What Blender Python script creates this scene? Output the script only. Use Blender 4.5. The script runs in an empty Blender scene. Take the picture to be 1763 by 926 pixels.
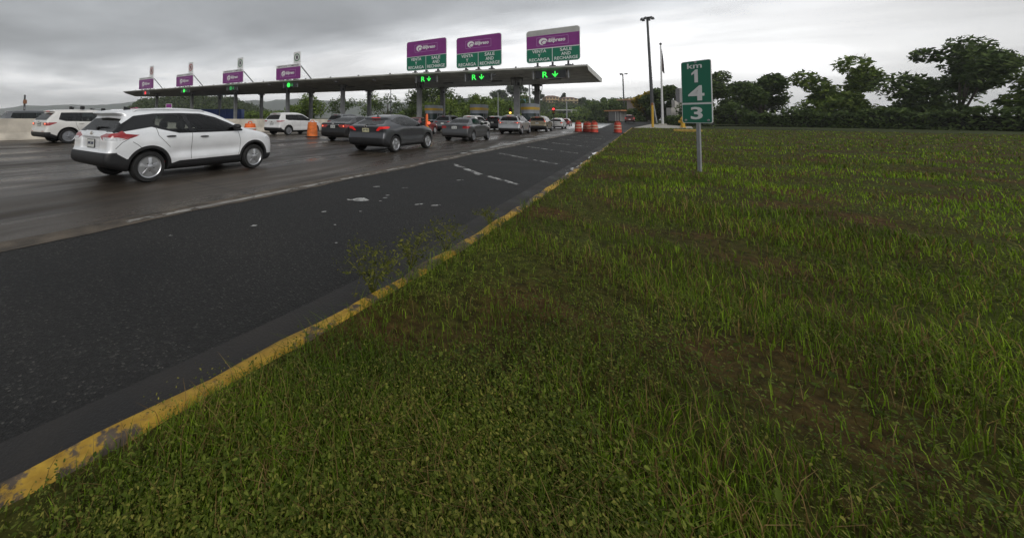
import bpy, math, random
import numpy as np
from mathutils import Matrix, Vector

scene = bpy.context.scene
COL = scene.collection
rng = np.random.default_rng(7)
random.seed(7)

# ------------------------------------------------------------------ camera
# the photograph is a wide, level view; its optical centre sits left of and above the frame centre
F_PX, FRAME_W, FRAME_H = 640.0, 1763.0, 926.0
cam_data = bpy.data.cameras.new("camera")
cam = bpy.data.objects.new("camera", cam_data)
COL.objects.link(cam)
cam_data.sensor_fit = 'HORIZONTAL'
cam_data.sensor_width = 36.0
cam_data.lens = F_PX / FRAME_W * 36.0
cam_data.shift_x = (FRAME_W / 2 - 600.0) / FRAME_W
cam_data.shift_y = -(FRAME_H / 2 - 178.0) / FRAME_W
cam_data.clip_start = 0.05
cam_data.clip_end = 20000.0
yaw, pitch, roll = math.radians(38.3), math.atan(25 / 640.0), math.radians(0.42)
zv = Vector((0, 0, 1))
rv = Vector((math.cos(yaw), math.sin(yaw), 0))
f0 = Vector((-math.sin(yaw), math.cos(yaw), 0))
fv = f0 * math.cos(pitch) + zv * math.sin(pitch)
uv = zv * math.cos(pitch) - f0 * math.sin(pitch)
r2 = rv * math.cos(roll) + uv * math.sin(roll)
u2 = uv * math.cos(roll) - rv * math.sin(roll)
cm = Matrix((r2, u2, -fv)).transposed().to_4x4()
cm.translation = (0, 0, 1.35)
cam.matrix_world = cm
scene.camera = cam

# ------------------------------------------------------------------ sky, sun, exposure
scene.view_settings.view_transform = 'Standard'
scene.view_settings.look = 'None'
scene.view_settings.exposure = 0.0
scene.view_settings.gamma = 1.0
scene.view_settings.use_curve_mapping = False
SUN_EL, SUN_AZ = math.radians(31), math.radians(128)      # azimuth clockwise from +Y
world = bpy.data.worlds.new("World")
scene.world = world
world.use_nodes = True
nt = world.node_tree
nt.nodes.clear()
def N(t, typ, **kw):
    n = t.nodes.new(typ)
    for k, v in kw.items():
        setattr(n, k, v)
    return n
def ramp(t, fac, stops, interp='LINEAR'):
    r = N(t, 'ShaderNodeValToRGB')
    r.color_ramp.interpolation = interp
    els = r.color_ramp.elements
    while len(els) < len(stops):
        els.new(0.5)
    for e, (p, c) in zip(els, stops):
        e.position = p
        e.color = (c[0], c[1], c[2], 1) if hasattr(c, '__len__') else (c, c, c, 1)
    if fac is not None:
        t.links.new(fac, r.inputs[0])
    return r.outputs[0]
def math_node(t, op, a, b=None, c=None):
    m = N(t, 'ShaderNodeMath', operation=op)
    for i, q in enumerate((a, b, c)):
        if q is None:
            continue
        if isinstance(q, (int, float)):
            m.inputs[i].default_value = q
        else:
            t.links.new(q, m.inputs[i])
    return m.outputs[0]
def mix_col(t, fac, a, b, blend='MIX'):
    m = N(t, 'ShaderNodeMix', data_type='RGBA', blend_type=blend)
    for idx, q in ((0, fac), (6, a), (7, b)):
        if isinstance(q, (int, float)):
            m.inputs[idx].default_value = q
        elif isinstance(q, (tuple, list)):
            m.inputs[idx].default_value = (q[0], q[1], q[2], 1)
        else:
            t.links.new(q, m.inputs[idx])
    return m.outputs[2]
out = N(nt, 'ShaderNodeOutputWorld')
bg = N(nt, 'ShaderNodeBackground')
bg.inputs[1].default_value = 1.0
nt.links.new(bg.outputs[0], out.inputs[0])
sky = N(nt, 'ShaderNodeTexSky', sky_type='NISHITA')
sky.sun_disc = False
sky.sun_elevation = SUN_EL
sky.sun_rotation = SUN_AZ
sky.dust_density = 4.0
skys = mix_col(nt, 1.0, sky.outputs[0], (0.08, 0.08, 0.08), 'MULTIPLY')
tc = N(nt, 'ShaderNodeTexCoord')
sep = N(nt, 'ShaderNodeSeparateXYZ')
nt.links.new(tc.outputs['Generated'], sep.inputs[0])
zc = math_node(nt, 'MAXIMUM', sep.outputs[2], 0.0)
den = math_node(nt, 'ADD', zc, 0.10)
cx = math_node(nt, 'DIVIDE', sep.outputs[0], den)
cy = math_node(nt, 'DIVIDE', sep.outputs[1], den)
comb = N(nt, 'ShaderNodeCombineXYZ')
nt.links.new(cx, comb.inputs[0]); nt.links.new(cy, comb.inputs[1])
mp = N(nt, 'ShaderNodeMapping')
mp.inputs['Rotation'].default_value = (0, 0, math.radians(-32))
mp.inputs['Scale'].default_value = (0.42, 0.62, 1.0)
mp.inputs['Location'].default_value = (1.3, 4.1, 0.0)
nt.links.new(comb.outputs[0], mp.inputs[0])
n1 = N(nt, 'ShaderNodeTexNoise'); n1.inputs['Scale'].default_value = 1.15
n1.inputs['Detail'].default_value = 7.0; n1.inputs['Roughness'].default_value = 0.56
n1.inputs['Distortion'].default_value = 0.5
nt.links.new(mp.outputs[0], n1.inputs['Vector'])
# cloud base brightness by elevation: bright band low down, grey sheet above
azf = math_node(nt, 'ADD', math_node(nt, 'MULTIPLY', sep.outputs[0], 0.8), math_node(nt, 'MULTIPLY', sep.outputs[1], 0.6))
# ragged lower edge of the cloud sheet, hanging lower at the left than down the road
n2 = N(nt, 'ShaderNodeTexNoise'); n2.inputs['Scale'].default_value = 1.5; n2.inputs['Detail'].default_value = 6; n2.inputs['Distortion'].default_value = .4
nt.links.new(mp.outputs[0], n2.inputs['Vector'])
zz_ = math_node(nt, 'ADD', math_node(nt, 'MULTIPLY_ADD', math_node(nt, 'MAXIMUM', math_node(nt, 'MULTIPLY', azf, -1.0), -.08), 0.17, zc), math_node(nt, 'MULTIPLY_ADD', n2.outputs['Fac'], 0.15, -0.075))
base = ramp(nt, zz_, [(0.0, (1.36, 1.35, 1.33)), (0.06, (1.34, 1.335, 1.33)), (0.165, (1.22, 1.22, 1.23)),
                     (0.205, (.74, .755, .775)), (0.25, (.50, .515, .535)), (0.32, (.45, .465, .48)), (0.5, (.50, .515, .53)), (1.0, (.46, .475, .49))])
var = ramp(nt, n1.outputs['Fac'], [(0.30, 0.70), (0.44, 0.89), (0.55, 1.08), (0.68, 1.36)])
# the low bright gap is stronger to the right (down the road) than at the left; an added darkening dims the sky farther right
azr = ramp(nt, math_node(nt, 'MULTIPLY_ADD', azf, 0.5, 0.5), [(0.0, 0.82), (0.2, 0.86), (0.5, .98), (0.82, 1.18), (0.87, 1.05), (0.93, .70), (1.0, .58)])
clouds = mix_col(nt, 1.0, mix_col(nt, 1.0, base, var, 'MULTIPLY'), azr, 'MULTIPLY')
final = mix_col(nt, 0.93, skys, clouds)
nt.links.new(final, bg.inputs[0])

sun_data = bpy.data.lights.new("sun", 'SUN')
sun_data.energy = 1.5
sun_data.angle = math.radians(38)
sun_data.color = (1.0, 0.97, 0.93)
sun = bpy.data.objects.new("sun", sun_data)
COL.objects.link(sun)
sd = Vector((math.sin(SUN_AZ) * math.cos(SUN_EL), math.cos(SUN_AZ) * math.cos(SUN_EL), math.sin(SUN_EL)))
sun.rotation_euler = sd.to_track_quat('Z', 'Y').to_euler()
scene.cycles.max_bounces = 6
scene.cycles.volume_bounces = 1
scene.cycles.use_denoising = True
scene.cycles.caustics_reflective = False
scene.cycles.caustics_refractive = False

# ------------------------------------------------------------------ helpers
class MB:
    """collects shapes and links them as ONE mesh object"""
    def __init__(s):
        s.v, s.f, s.m = [], [], []
        s.n = 0
    def add(s, v, f, m=0):
        v = np.asarray(v, float).reshape(-1, 3)
        s.v.append(v)
        for q in f:
            s.f.append(tuple(int(i) + s.n for i in q)); s.m.append(m)
        s.n += len(v)
        return s
    def box(s, c, d, m=0, rz=0.0, bev=0.0, rot=None):
        hx, hy, hz = d[0] / 2, d[1] / 2, d[2] / 2
        if bev > 0:
            b = min(bev, hx * .9, hy * .9, hz * .9)
            vs = []
            for sx in (-1, 1):
                for sy in (-1, 1):
                    for sz in (-1, 1):
                        vs += [(sx * (hx - b), sy * (hy - b), sz * hz), (sx * (hx - b), sy * hy, sz * (hz - b)), (sx * hx, sy * (hy - b), sz * (hz - b))]
            P = np.array(vs)
            def ix(a, b_, c_, k): return ((a * 2 + b_) * 2 + c_) * 3 + k
            fs = []
            for z in (0, 1):
                q = [ix(0, 0, z, 0), ix(1, 0, z, 0), ix(1, 1, z, 0), ix(0, 1, z, 0)]; fs.append(q if z else q[::-1])
            for y in (0, 1):
                q = [ix(0, y, 0, 1), ix(1, y, 0, 1), ix(1, y, 1, 1), ix(0, y, 1, 1)]; fs.append(q[::-1] if y else q)
            for x in (0, 1):
                q = [ix(x, 0, 0, 2), ix(x, 1, 0, 2), ix(x, 1, 1, 2), ix(x, 0, 1, 2)]; fs.append(q if x else q[::-1])
            for a in (0, 1):
                for b_ in (0, 1):
                    fs.append([ix(a, b_, 0, 1), ix(a, b_, 1, 1), ix(a, b_, 1, 2), ix(a, b_, 0, 2)])
                    fs.append([ix(a, 0, b_, 0), ix(a, 1, b_, 0), ix(a, 1, b_, 2), ix(a, 0, b_, 2)])
                    fs.append([ix(0, a, b_, 0), ix(1, a, b_, 0), ix(1, a, b_, 1), ix(0, a, b_, 1)])
                    for c_ in (0, 1):
                        fs.append([ix(a, b_, c_, 0), ix(a, b_, c_, 1), ix(a, b_, c_, 2)])
        else:
            P = np.array([(x, y, z) for x in (-hx, hx) for y in (-hy, hy) for z in (-hz, hz)])
            fs = [(0, 1, 3, 2), (4, 6, 7, 5), (0, 4, 5, 1), (2, 3, 7, 6), (0, 2, 6, 4), (1, 5, 7, 3)]
        if rot is not None:
            P = P @ np.array(rot).T
        elif rz:
            c_, s_ = math.cos(rz), math.sin(rz)
            P = np.stack([P[:, 0] * c_ - P[:, 1] * s_, P[:, 0] * s_ + P[:, 1] * c_, P[:, 2]], 1)
        return s.add(P + np.array(c), fs, m)
    def tube(s, pts, r, n=8, m=0, cap=True):
        pts = [Vector(p) for p in pts]
        rr = r if hasattr(r, '__len__') else [r] * len(pts)
        V = []
        prev = None
        for i, p in enumerate(pts):
            d = (pts[min(i + 1, len(pts) - 1)] - pts[max(i - 1, 0)]).normalized()
            a = prev if prev is not None else (Vector((0, 0, 1)) if abs(d.z) < .9 else Vector((1, 0, 0)))
            a = (a - d * a.dot(d)).normalized(); prev = a
            b = d.cross(a)
            for k in range(n):
                t = 2 * math.pi * k / n
                V.append(p + (a * math.cos(t) + b * math.sin(t)) * rr[i])
        Fs = []
        for i in range(len(pts) - 1):
            for k in range(n):
                Fs.append((i * n + k, i * n + (k + 1) % n, (i + 1) * n + (k + 1) % n, (i + 1) * n + k))
        if cap:
            Fs.append(tuple(range(n))[::-1]); Fs.append(tuple((len(pts) - 1) * n + k for k in range(n)))
        return s.add([tuple(v) for v in V], Fs, m)
    def lathe(s, prof, c=(0, 0, 0), n=24, m=0, axis='z', sx=1.0, sy=1.0):
        V = []
        for (r, z) in prof:
            for k in range(n):
                t = 2 * math.pi * k / n
                q = (r * math.cos(t) * sx, r * math.sin(t) * sy, z)
                if axis == 'x': q = (z, r * math.cos(t), r * math.sin(t))
                if axis == 'y': q = (r * math.cos(t), z, r * math.sin(t))
                V.append((q[0] + c[0], q[1] + c[1], q[2] + c[2]))
        Fs = []
        for i in range(len(prof) - 1):
            for k in range(n):
                Fs.append((i * n + k, i * n + (k + 1) % n, (i + 1) * n + (k + 1) % n, (i + 1) * n + k))
        if prof[0][0] > 1e-6: Fs.append(tuple(range(n))[::-1])
        if prof[-1][0] > 1e-6: Fs.append(tuple((len(prof) - 1) * n + k for k in range(n)))
        return s.add(V, Fs, m)
    def prism(s, poly, h, frame, m=0):
        """poly (u,v) extruded by h along the third axis; frame(u,v,w)->xyz"""
        n = len(poly)
        V = [frame(u, v, 0) for u, v in poly] + [frame(u, v, h) for u, v in poly]
        Fs = [tuple(range(n))[::-1], tuple(range(n, 2 * n))]
        for i in range(n):
            j = (i + 1) % n
            Fs.append((i, j, n + j, n + i))
        return s.add(V, Fs, m)
    def build(s, name, mats, parent=None, smooth=False, loc=None, kind=None, angle=None):
        V = np.concatenate(s.v) if s.v else np.zeros((0, 3))
        me = bpy.data.meshes.new(name)
        me.from_pydata(V.tolist(), [], s.f)
        if not isinstance(mats, (list, tuple)): mats = [mats]
        for m_ in mats: me.materials.append(m_)
        if len(mats) > 1: me.polygons.foreach_set('material_index', np.array(s.m, dtype=np.int32))
        me.polygons.foreach_set('use_smooth', np.full(len(me.polygons), bool(smooth)))
        if smooth and angle:
            me.update(); me.set_sharp_from_angle(angle=math.radians(angle))
        me.update()
        o = bpy.data.objects.new(name, me)
        COL.objects.link(o)
        if parent is not None: o.parent = parent
        if loc is not None: o.location = loc
        if kind: o['kind'] = kind
        return o

def mesh_np(name, V, quads, mats, parent=None, smooth=False, kind=None, mi=None, normals=None):
    """fast mesh from arrays; quads (n,k)"""
    me = bpy.data.meshes.new(name)
    V = np.asarray(V, dtype=np.float32); Q = np.asarray(quads, dtype=np.int32)
    k = Q.shape[1]
    me.vertices.add(len(V)); me.vertices.foreach_set('co', V.ravel())
    me.loops.add(Q.size); me.loops.foreach_set('vertex_index', Q.ravel())
    me.polygons.add(len(Q)); me.polygons.foreach_set('loop_start', np.arange(0, Q.size, k, dtype=np.int32))
    if not isinstance(mats, (list, tuple)): mats = [mats]
    for m_ in mats: me.materials.append(m_)
    if mi is not None: me.polygons.foreach_set('material_index', np.asarray(mi, dtype=np.int32))
    me.polygons.foreach_set('use_smooth', np.full(len(Q), bool(smooth)))
    me.update(calc_edges=True)
    if normals is not None:
        me.normals_split_custom_set_from_vertices([tuple(n) for n in normals])
    o = bpy.data.objects.new(name, me)
    COL.objects.link(o)
    if parent is not None: o.parent = parent
    if kind: o['kind'] = kind
    return o

def thing(name, label, cat, loc=(0, 0, 0), rz=0.0, group=None):
    o = bpy.data.objects.new(name, None)
    COL.objects.link(o)
    o.empty_display_size = 0.3
    o.location = loc; o.rotation_euler = (0, 0, rz)
    o['label'] = label; o['category'] = cat
    if group: o['group'] = group
    return o
def tag(o, label, cat, group=None):
    o['label'] = label; o['category'] = cat
    if group: o['group'] = group
    return o
def copy_tree(o, parent=None):
    c = o.copy(); COL.objects.link(c)
    if parent is not None: c.parent = parent
    for ch in o.children: copy_tree(ch, c)
    return c

FONT_CACHE = {}
def text_geo(s, size, align='CENTER', bold=0.0, shear=0.0, spacing=1.0, extrude=0.004):
    key = (s, size, align, bold, shear, spacing, extrude)
    if key in FONT_CACHE: return FONT_CACHE[key]
    cu = bpy.data.curves.new('txt', 'FONT')
    cu.body = s; cu.size = size; cu.align_x = align; cu.align_y = 'CENTER'
    cu.offset = bold; cu.shear = shear; cu.space_character = spacing; cu.extrude = extrude
    cu.resolution_u = 3
    ob = bpy.data.objects.new('txt', cu); COL.objects.link(ob)
    dg = bpy.context.evaluated_depsgraph_get()
    me = bpy.data.meshes.new_from_object(ob.evaluated_get(dg))
    V = np.array([v.co[:] for v in me.vertices]); Fs = [tuple(p.vertices) for p in me.polygons]
    bpy.data.objects.remove(ob); bpy.data.curves.remove(cu); bpy.data.meshes.remove(me)
    FONT_CACHE[key] = (V, Fs)
    return V, Fs
def add_text(mb, s, size, cx_, cz_, y, m=0, width=None, height=None, **kw):
    """text facing -Y, standing at depth y, centred on cx_, cz_"""
    V, Fs = text_geo(s, size, **kw)
    V = V.copy()
    c = (V.max(0) + V.min(0)) / 2
    V -= c
    ext = V.max(0) - V.min(0)
    if width: V[:, 0] *= width / ext[0]
    if height: V[:, 1] *= height / ext[1]
    P = np.stack([V[:, 0] + cx_, y - V[:, 2], V[:, 1] + cz_], 1)
    mb.add(P, Fs, m)

# ------------------------------------------------------------------ materials
MATS = {}
def mat(name, col, rough=0.5, metal=0.0, spec=0.5, coat=0.0, emit=None, es=0.0, noise=0.0, nscale=6.0, bump=0.0, bscale=40.0, rvar=0.0):
    if name in MATS: return MATS[name]
    m = bpy.data.materials.new(name); m.use_nodes = True
    t = m.node_tree; p = t.nodes['Principled BSDF']
    p.inputs['Base Color'].default_value = (*col, 1)
    p.inputs['Roughness'].default_value = rough
    p.inputs['Metallic'].default_value = metal
    p.inputs['Specular IOR Level'].default_value = spec
    if coat:
        p.inputs['Coat Weight'].default_value = coat; p.inputs['Coat Roughness'].default_value = 0.04
    if emit:
        p.inputs['Emission Color'].default_value = (*emit, 1); p.inputs['Emission Strength'].default_value = es
    if noise or bump or rvar:
        tcn = N(t, 'ShaderNodeTexCoord')
        nn = N(t, 'ShaderNodeTexNoise'); nn.inputs['Scale'].default_value = nscale; nn.inputs['Detail'].default_value = 6
        t.links.new(tcn.outputs['Object'], nn.inputs['Vector'])
        if noise:
            lo = tuple(c * (1 - noise) for c in col); hi = tuple(min(1, c * (1 + noise)) for c in col)
            t.links.new(ramp(t, nn.outputs['Fac'], [(0.3, lo), (0.7, hi)]), p.inputs['Base Color'])
        if rvar:
            t.links.new(ramp(t, nn.outputs['Fac'], [(0.3, max(0.02, rough - rvar)), (0.7, min(1, rough + rvar))]), p.inputs['Roughness'])
        if bump:
            bn = N(t, 'ShaderNodeTexNoise'); bn.inputs['Scale'].default_value = bscale; bn.inputs['Detail'].default_value = 4
            t.links.new(tcn.outputs['Object'], bn.inputs['Vector'])
            bb = N(t, 'ShaderNodeBump'); bb.inputs['Strength'].default_value = bump; bb.inputs['Distance'].default_value = 0.02
            t.links.new(bn.outputs['Fac'], bb.inputs['Height']); t.links.new(bb.outputs[0], p.inputs['Normal'])
    MATS[name] = m
    return m

def leaf_mat(name, c0, c1, c2, rough=0.55, trans=0.25):
    """foliage: colour differs from leaf to leaf"""
    if name in MATS: return MATS[name]
    m = bpy.data.materials.new(name); m.use_nodes = True
    t = m.node_tree; p = t.nodes['Principled BSDF']; o_ = t.nodes['Material Output']
    g = N(t, 'ShaderNodeNewGeometry')
    c = ramp(t, g.outputs['Random Per Island'], [(0.0, c0), (0.55, c1), (1.0, c2)])
    tcn = N(t, 'ShaderNodeTexCoord')
    nn = N(t, 'ShaderNodeTexNoise'); nn.inputs['Scale'].default_value = 0.9; nn.inputs['Detail'].default_value = 4
    t.links.new(tcn.outputs['Object'], nn.inputs['Vector'])
    c = mix_col(t, 1.0, c, ramp(t, nn.outputs['Fac'], [(0.35, (0.62, 0.66, 0.6)), (0.65, (1.25, 1.2, 1.1))]), 'MULTIPLY')
    t.links.new(c, p.inputs['Base Color']); p.inputs['Roughness'].default_value = rough
    p.inputs['Specular IOR Level'].default_value = 0.15
    tr = N(t, 'ShaderNodeBsdfTranslucent'); t.links.new(c, tr.inputs[0])
    mx = N(t, 'ShaderNodeMixShader'); mx.inputs[0].default_value = trans
    t.links.new(p.outputs[0], mx.inputs[1]); t.links.new(tr.outputs[0], mx.inputs[2]); t.links.new(mx.outputs[0], o_.inputs[0])
    MATS[name] = m
    return m

def paint(name, col, metal=0.0, flake=0.3):
    """car paint under a clear coat, dulled a little by rain film"""
    if name in MATS: return MATS[name]
    m = mat(name, col, rough=0.32, metal=metal, spec=.15, coat=.9, noise=0.05, nscale=3.0)
    t = m.node_tree; p = t.nodes['Principled BSDF']
    tcn = N(t, 'ShaderNodeTexCoord')
    sp = N(t, 'ShaderNodeSeparateXYZ'); t.links.new(tcn.outputs['Object'], sp.inputs[0])
    nn = N(t, 'ShaderNodeTexNoise'); nn.inputs['Scale'].default_value = 7; nn.inputs['Detail'].default_value = 6
    t.links.new(tcn.outputs['Object'], nn.inputs['Vector'])
    # road grime on the lowest panels
    gz = math_node(t, 'MULTIPLY_ADD', sp.outputs[2], -3.2, 1.75)
    gg = math_node(t, 'MULTIPLY', math_node(t, 'MINIMUM', math_node(t, 'MAXIMUM', gz, 0.0), 1.0), nn.outputs['Fac'])
    src = p.inputs['Base Color'].links[0].from_socket
    t.links.new(mix_col(t, math_node(t, 'MULTIPLY', gg, 0.55), src, (0.10, 0.09, 0.075)), p.inputs['Base Color'])
    t.links.new(math_node(t, 'MULTIPLY_ADD', gg, 0.5, 0.03), p.inputs['Coat Roughness'])
    # the inside of the shell is dark cabin lining
    ge = N(t, 'ShaderNodeNewGeometry'); df = N(t, 'ShaderNodeBsdfDiffuse'); df.inputs[0].default_value = (.035, .035, .037, 1)
    mx = N(t, 'ShaderNodeMixShader'); o_ = t.nodes['Material Output']
    t.links.new(ge.outputs['Backfacing'], mx.inputs[0]); t.links.new(p.outputs[0], mx.inputs[1]); t.links.new(df.outputs[0], mx.inputs[2]); t.links.new(mx.outputs[0], o_.inputs[0])
    return m

def window_glass(name, tint):
    m = bpy.data.materials.new(name); m.use_nodes = True
    t = m.node_tree; t.nodes.clear(); o_ = N(t, 'ShaderNodeOutputMaterial')
    tr = N(t, 'ShaderNodeBsdfTransparent'); tr.inputs[0].default_value = (*tint, 1)
    gl = N(t, 'ShaderNodeBsdfGlossy'); gl.inputs['Roughness'].default_value = .02
    fr = N(t, 'ShaderNodeFresnel'); fr.inputs[0].default_value = 1.52
    mx = N(t, 'ShaderNodeMixShader'); t.links.new(fr.outputs[0], mx.inputs[0]); t.links.new(tr.outputs[0], mx.inputs[1]); t.links.new(gl.outputs[0], mx.inputs[2])
    t.links.new(mx.outputs[0], o_.inputs[0]); MATS[name] = m
    return m
GLASS = window_glass('dark_glass', (.16, .18, .185))
GLASS2 = window_glass('clear_tint_glass', (.62, .67, .67))
BLACKP = mat('black_plastic', (0.014, 0.014, 0.015), rough=0.55, noise=0.2, bump=0.08, bscale=300)
BLACKG = mat('gloss_black', (0.008, 0.008, 0.009), rough=0.12)
RUBBER = mat('tyre_rubber', (0.012, 0.012, 0.012), rough=0.7, noise=0.35, nscale=12)
ALLOY = mat('alloy', (0.62, 0.63, 0.65), rough=0.28, metal=0.9)
ALLOYD = mat('dull_alloy', (0.35, 0.36, 0.38), rough=0.35, metal=0.9)
CHROME = mat('chrome', (0.75, 0.76, 0.78), rough=0.1, metal=1.0)
TAIL = mat('tail_red', (0.32, 0.006, 0.01), rough=0.08, spec=0.7, coat=1.0)
TAILLIT = mat('tail_red_lit', (0.5, 0.01, 0.012), rough=0.1, emit=(1.0, 0.04, 0.03), es=.28)
BULB = mat('brake_bulb', (0.9, 0.2, 0.1), rough=0.2, emit=(1.0, 0.14, 0.06), es=1.6)
CLEAR = mat('lamp_clear', (0.62, 0.63, 0.65), rough=0.08, spec=0.8, noise=0.3, nscale=30)
AMBER = mat('amber_lens', (0.7, 0.25, 0.05), rough=0.1)
PLATE = mat('plate_white', (0.62, 0.63, 0.60), rough=0.4, noise=0.15, nscale=20)
PLATEY = mat('plate_cream', (0.62, 0.60, 0.38), rough=0.4, noise=0.2, nscale=20)
PLTXT = mat('plate_text', (0.05, 0.06, 0.10), rough=0.5)
SEATM = mat('seat_cloth', (.05, .05, .052), rough=.85, noise=.2)
STEEL = mat('galvanised', (0.30, 0.31, 0.32), rough=0.5, metal=0.4, noise=0.15)
DARKST = mat('dark_steel', (0.05, 0.052, 0.055), rough=0.5, noise=0.2)
# ------------------------------------------------------------------ car bodies: a solid from side, plan and front outlines, meshed and cut into parts
def polysdf(poly, u, v):
    P = np.asarray(poly, float); d = np.full(u.shape, 1e9); s = np.ones(u.shape)
    n = len(P)
    for i in range(n):
        a = P[i]; b = P[(i - 1) % n]; e = b - a
        wx = u - a[0]; wy = v - a[1]
        t = np.clip((wx * e[0] + wy * e[1]) / (e @ e + 1e-12), 0, 1)
        d = np.minimum(d, (wx - e[0] * t) ** 2 + (wy - e[1] * t) ** 2)
        c1 = v >= a[1]; c2 = v < b[1]; c3 = e[0] * wy > e[1] * wx
        flip = (c1 & c2 & c3) | (~c1 & ~c2 & ~c3)
        s = np.where(flip, -s, s)
    return s * np.sqrt(d)
def chaikin(poly, it=2):
    P = np.asarray(poly, float)
    for _ in range(it):
        Q = np.roll(P, -1, 0)
        P = np.stack([P * .75 + Q * .25, P * .25 + Q * .75], 1).reshape(-1, 2)
    return P
def smax(a, b, k):
    h = np.maximum(k - np.abs(a - b), 0) / k
    return np.maximum(a, b) + h * h * k * .25
def smooth01(t):
    t = np.clip(t, 0, 1); return t * t * (3 - 2 * t)

def surface_nets(field, lo, hi, res):
    ax = [np.arange(lo[i], hi[i] + res, res) for i in range(3)]
    X, Y, Z = np.meshgrid(*ax, indexing='ij')
    D = field(X, Y, Z)
    nx, ny, nz = D.shape
    ins = D < 0
    cnt = np.zeros((nx - 1, ny - 1, nz - 1), int)
    for a in (0, 1):
        for b in (0, 1):
            for c in (0, 1):
                cnt += ins[a:nx - 1 + a, b:ny - 1 + b, c:nz - 1 + c]
    act = (cnt > 0) & (cnt < 8)
    acc = np.zeros(act.shape + (3,)); num = np.zeros(act.shape)
    offs = [(a, b, c) for a in (0, 1) for b in (0, 1) for c in (0, 1)]
    for p in offs:
        for d in range(3):
            if p[d]: continue
            q = list(p); q[d] = 1
            A = D[p[0]:nx - 1 + p[0], p[1]:ny - 1 + p[1], p[2]:nz - 1 + p[2]]
            B = D[q[0]:nx - 1 + q[0], q[1]:ny - 1 + q[1], q[2]:nz - 1 + q[2]]
            cr = (A < 0) != (B < 0)
            t = np.where(cr, A / np.where(cr, A - B, 1), 0)
            for k in range(3):
                acc[..., k] += np.where(cr, p[k] + (t if k == d else 0), 0)
            num += cr
    I = np.argwhere(act)
    pos = acc[act] / num[act][:, None]
    V = np.array(lo) + (I + pos) * res
    idx = np.full(act.shape, -1); idx[act] = np.arange(len(I))
    quads = []
    for d in range(3):
        e1, e2 = [(1, 2), (2, 0), (0, 1)][d]
        sl0 = [slice(1, -1)] * 3; sl1 = [slice(1, -1)] * 3
        sl0[d] = slice(0, D.shape[d] - 1); sl1[d] = slice(1, D.shape[d])
        A = ins[tuple(sl0)]; B = ins[tuple(sl1)]
        W = np.argwhere(A != B)
        if not len(W): continue
        fl = A[tuple(W.T)]
        base = W.copy(); base[:, e1] += 1; base[:, e2] += 1
        def at(o1, o2):
            q = base.copy(); q[:, e1] -= o1; q[:, e2] -= o2
            return idx[tuple(q.T)]
        q = np.stack([at(1, 1), at(0, 1), at(0, 0), at(1, 0)], 1)
        q[~fl] = q[~fl][:, ::-1]
        quads.append(q)
    Q = np.concatenate(quads)
    Q = Q[(Q >= 0).all(1)]
    return V, Q
def grad(field, V, h=0.004):
    g = np.zeros_like(V)
    for k in range(3):
        a = V.copy(); b = V.copy(); a[:, k] += h; b[:, k] -= h
        g[:, k] = (field(*a.T) - field(*b.T)) / (2 * h)
    return g
def relax(field, V, it=3):
    for _ in range(it):
        f = field(*V.T); g = grad(field, V); n2 = (g * g).sum(1) + 1e-6
        V = V - g * (np.clip(f, -.05, .05) / np.maximum(n2, .2))[:, None]
    g = grad(field, V, 0.012)
    return V, g / (np.linalg.norm(g, axis=1)[:, None] + 1e-9)
def clip(V, Nn, T, gf):
    """split a triangle soup exactly along gf = 0; returns V, N, inside tris, outside tris"""
    g = gf(*V.T); s = g < 0
    S = s[T]; c = S.sum(1)
    tin = [T[c == 3]]; tout = [T[c == 0]]
    nv, nn = [V], [Nn]; base = len(V)
    for want in (1, 2):
        M = T[c == want]
        if not len(M): continue
        lone = (s[M] == (want == 1))
        k = lone.argmax(1); r = np.arange(len(M))
        a = M[r, k]; b = M[r, (k + 1) % 3]; d = M[r, (k + 2) % 3]
        def cut(p, q):
            t = (g[p] / (g[p] - g[q]))[:, None]
            return V[p] + (V[q] - V[p]) * t, Nn[p] + (Nn[q] - Nn[p]) * t
        v1, m1 = cut(a, b); v2, m2 = cut(a, d)
        i1 = base + np.arange(len(M)); i2 = i1 + len(M); base += 2 * len(M)
        nv += [v1, v2]; nn += [m1, m2]
        tri = np.stack([a, i1, i2], 1)
        quad = np.concatenate([np.stack([i1, b, d], 1), np.stack([i1, d, i2], 1)])
        (tin if want == 1 else tout).append(tri)
        (tout if want == 1 else tin).append(quad)
    V2 = np.concatenate(nv); N2 = np.concatenate(nn)
    N2 /= np.linalg.norm(N2, axis=1)[:, None] + 1e-9
    return V2, N2, np.concatenate(tin), np.concatenate(tout)
def compact(V, Nn, T):
    u, inv = np.unique(T, return_inverse=True)
    return V[u], Nn[u], inv.reshape(T.shape)

class Map2D:
    """outline distance kept on a 1 cm grid"""
    def __init__(s, poly, lo, hi, h=.01):
        s.lo, s.h = np.array(lo), h
        u = np.arange(lo[0], hi[0] + h, h); v = np.arange(lo[1], hi[1] + h, h)
        U, W_ = np.meshgrid(u, v, indexing='ij'); s.D = polysdf(poly, U, W_); s.n = np.array(s.D.shape) - 2
    def __call__(s, u, v):
        a = np.clip((u - s.lo[0]) / s.h, 0, s.n[0]); b = np.clip((v - s.lo[1]) / s.h, 0, s.n[1])
        i = a.astype(int); j = b.astype(int); a = a - i; b = b - j; D = s.D
        return (D[i, j] * (1 - a) + D[i + 1, j] * a) * (1 - b) + (D[i, j + 1] * (1 - a) + D[i + 1, j + 1] * a) * b

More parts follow.
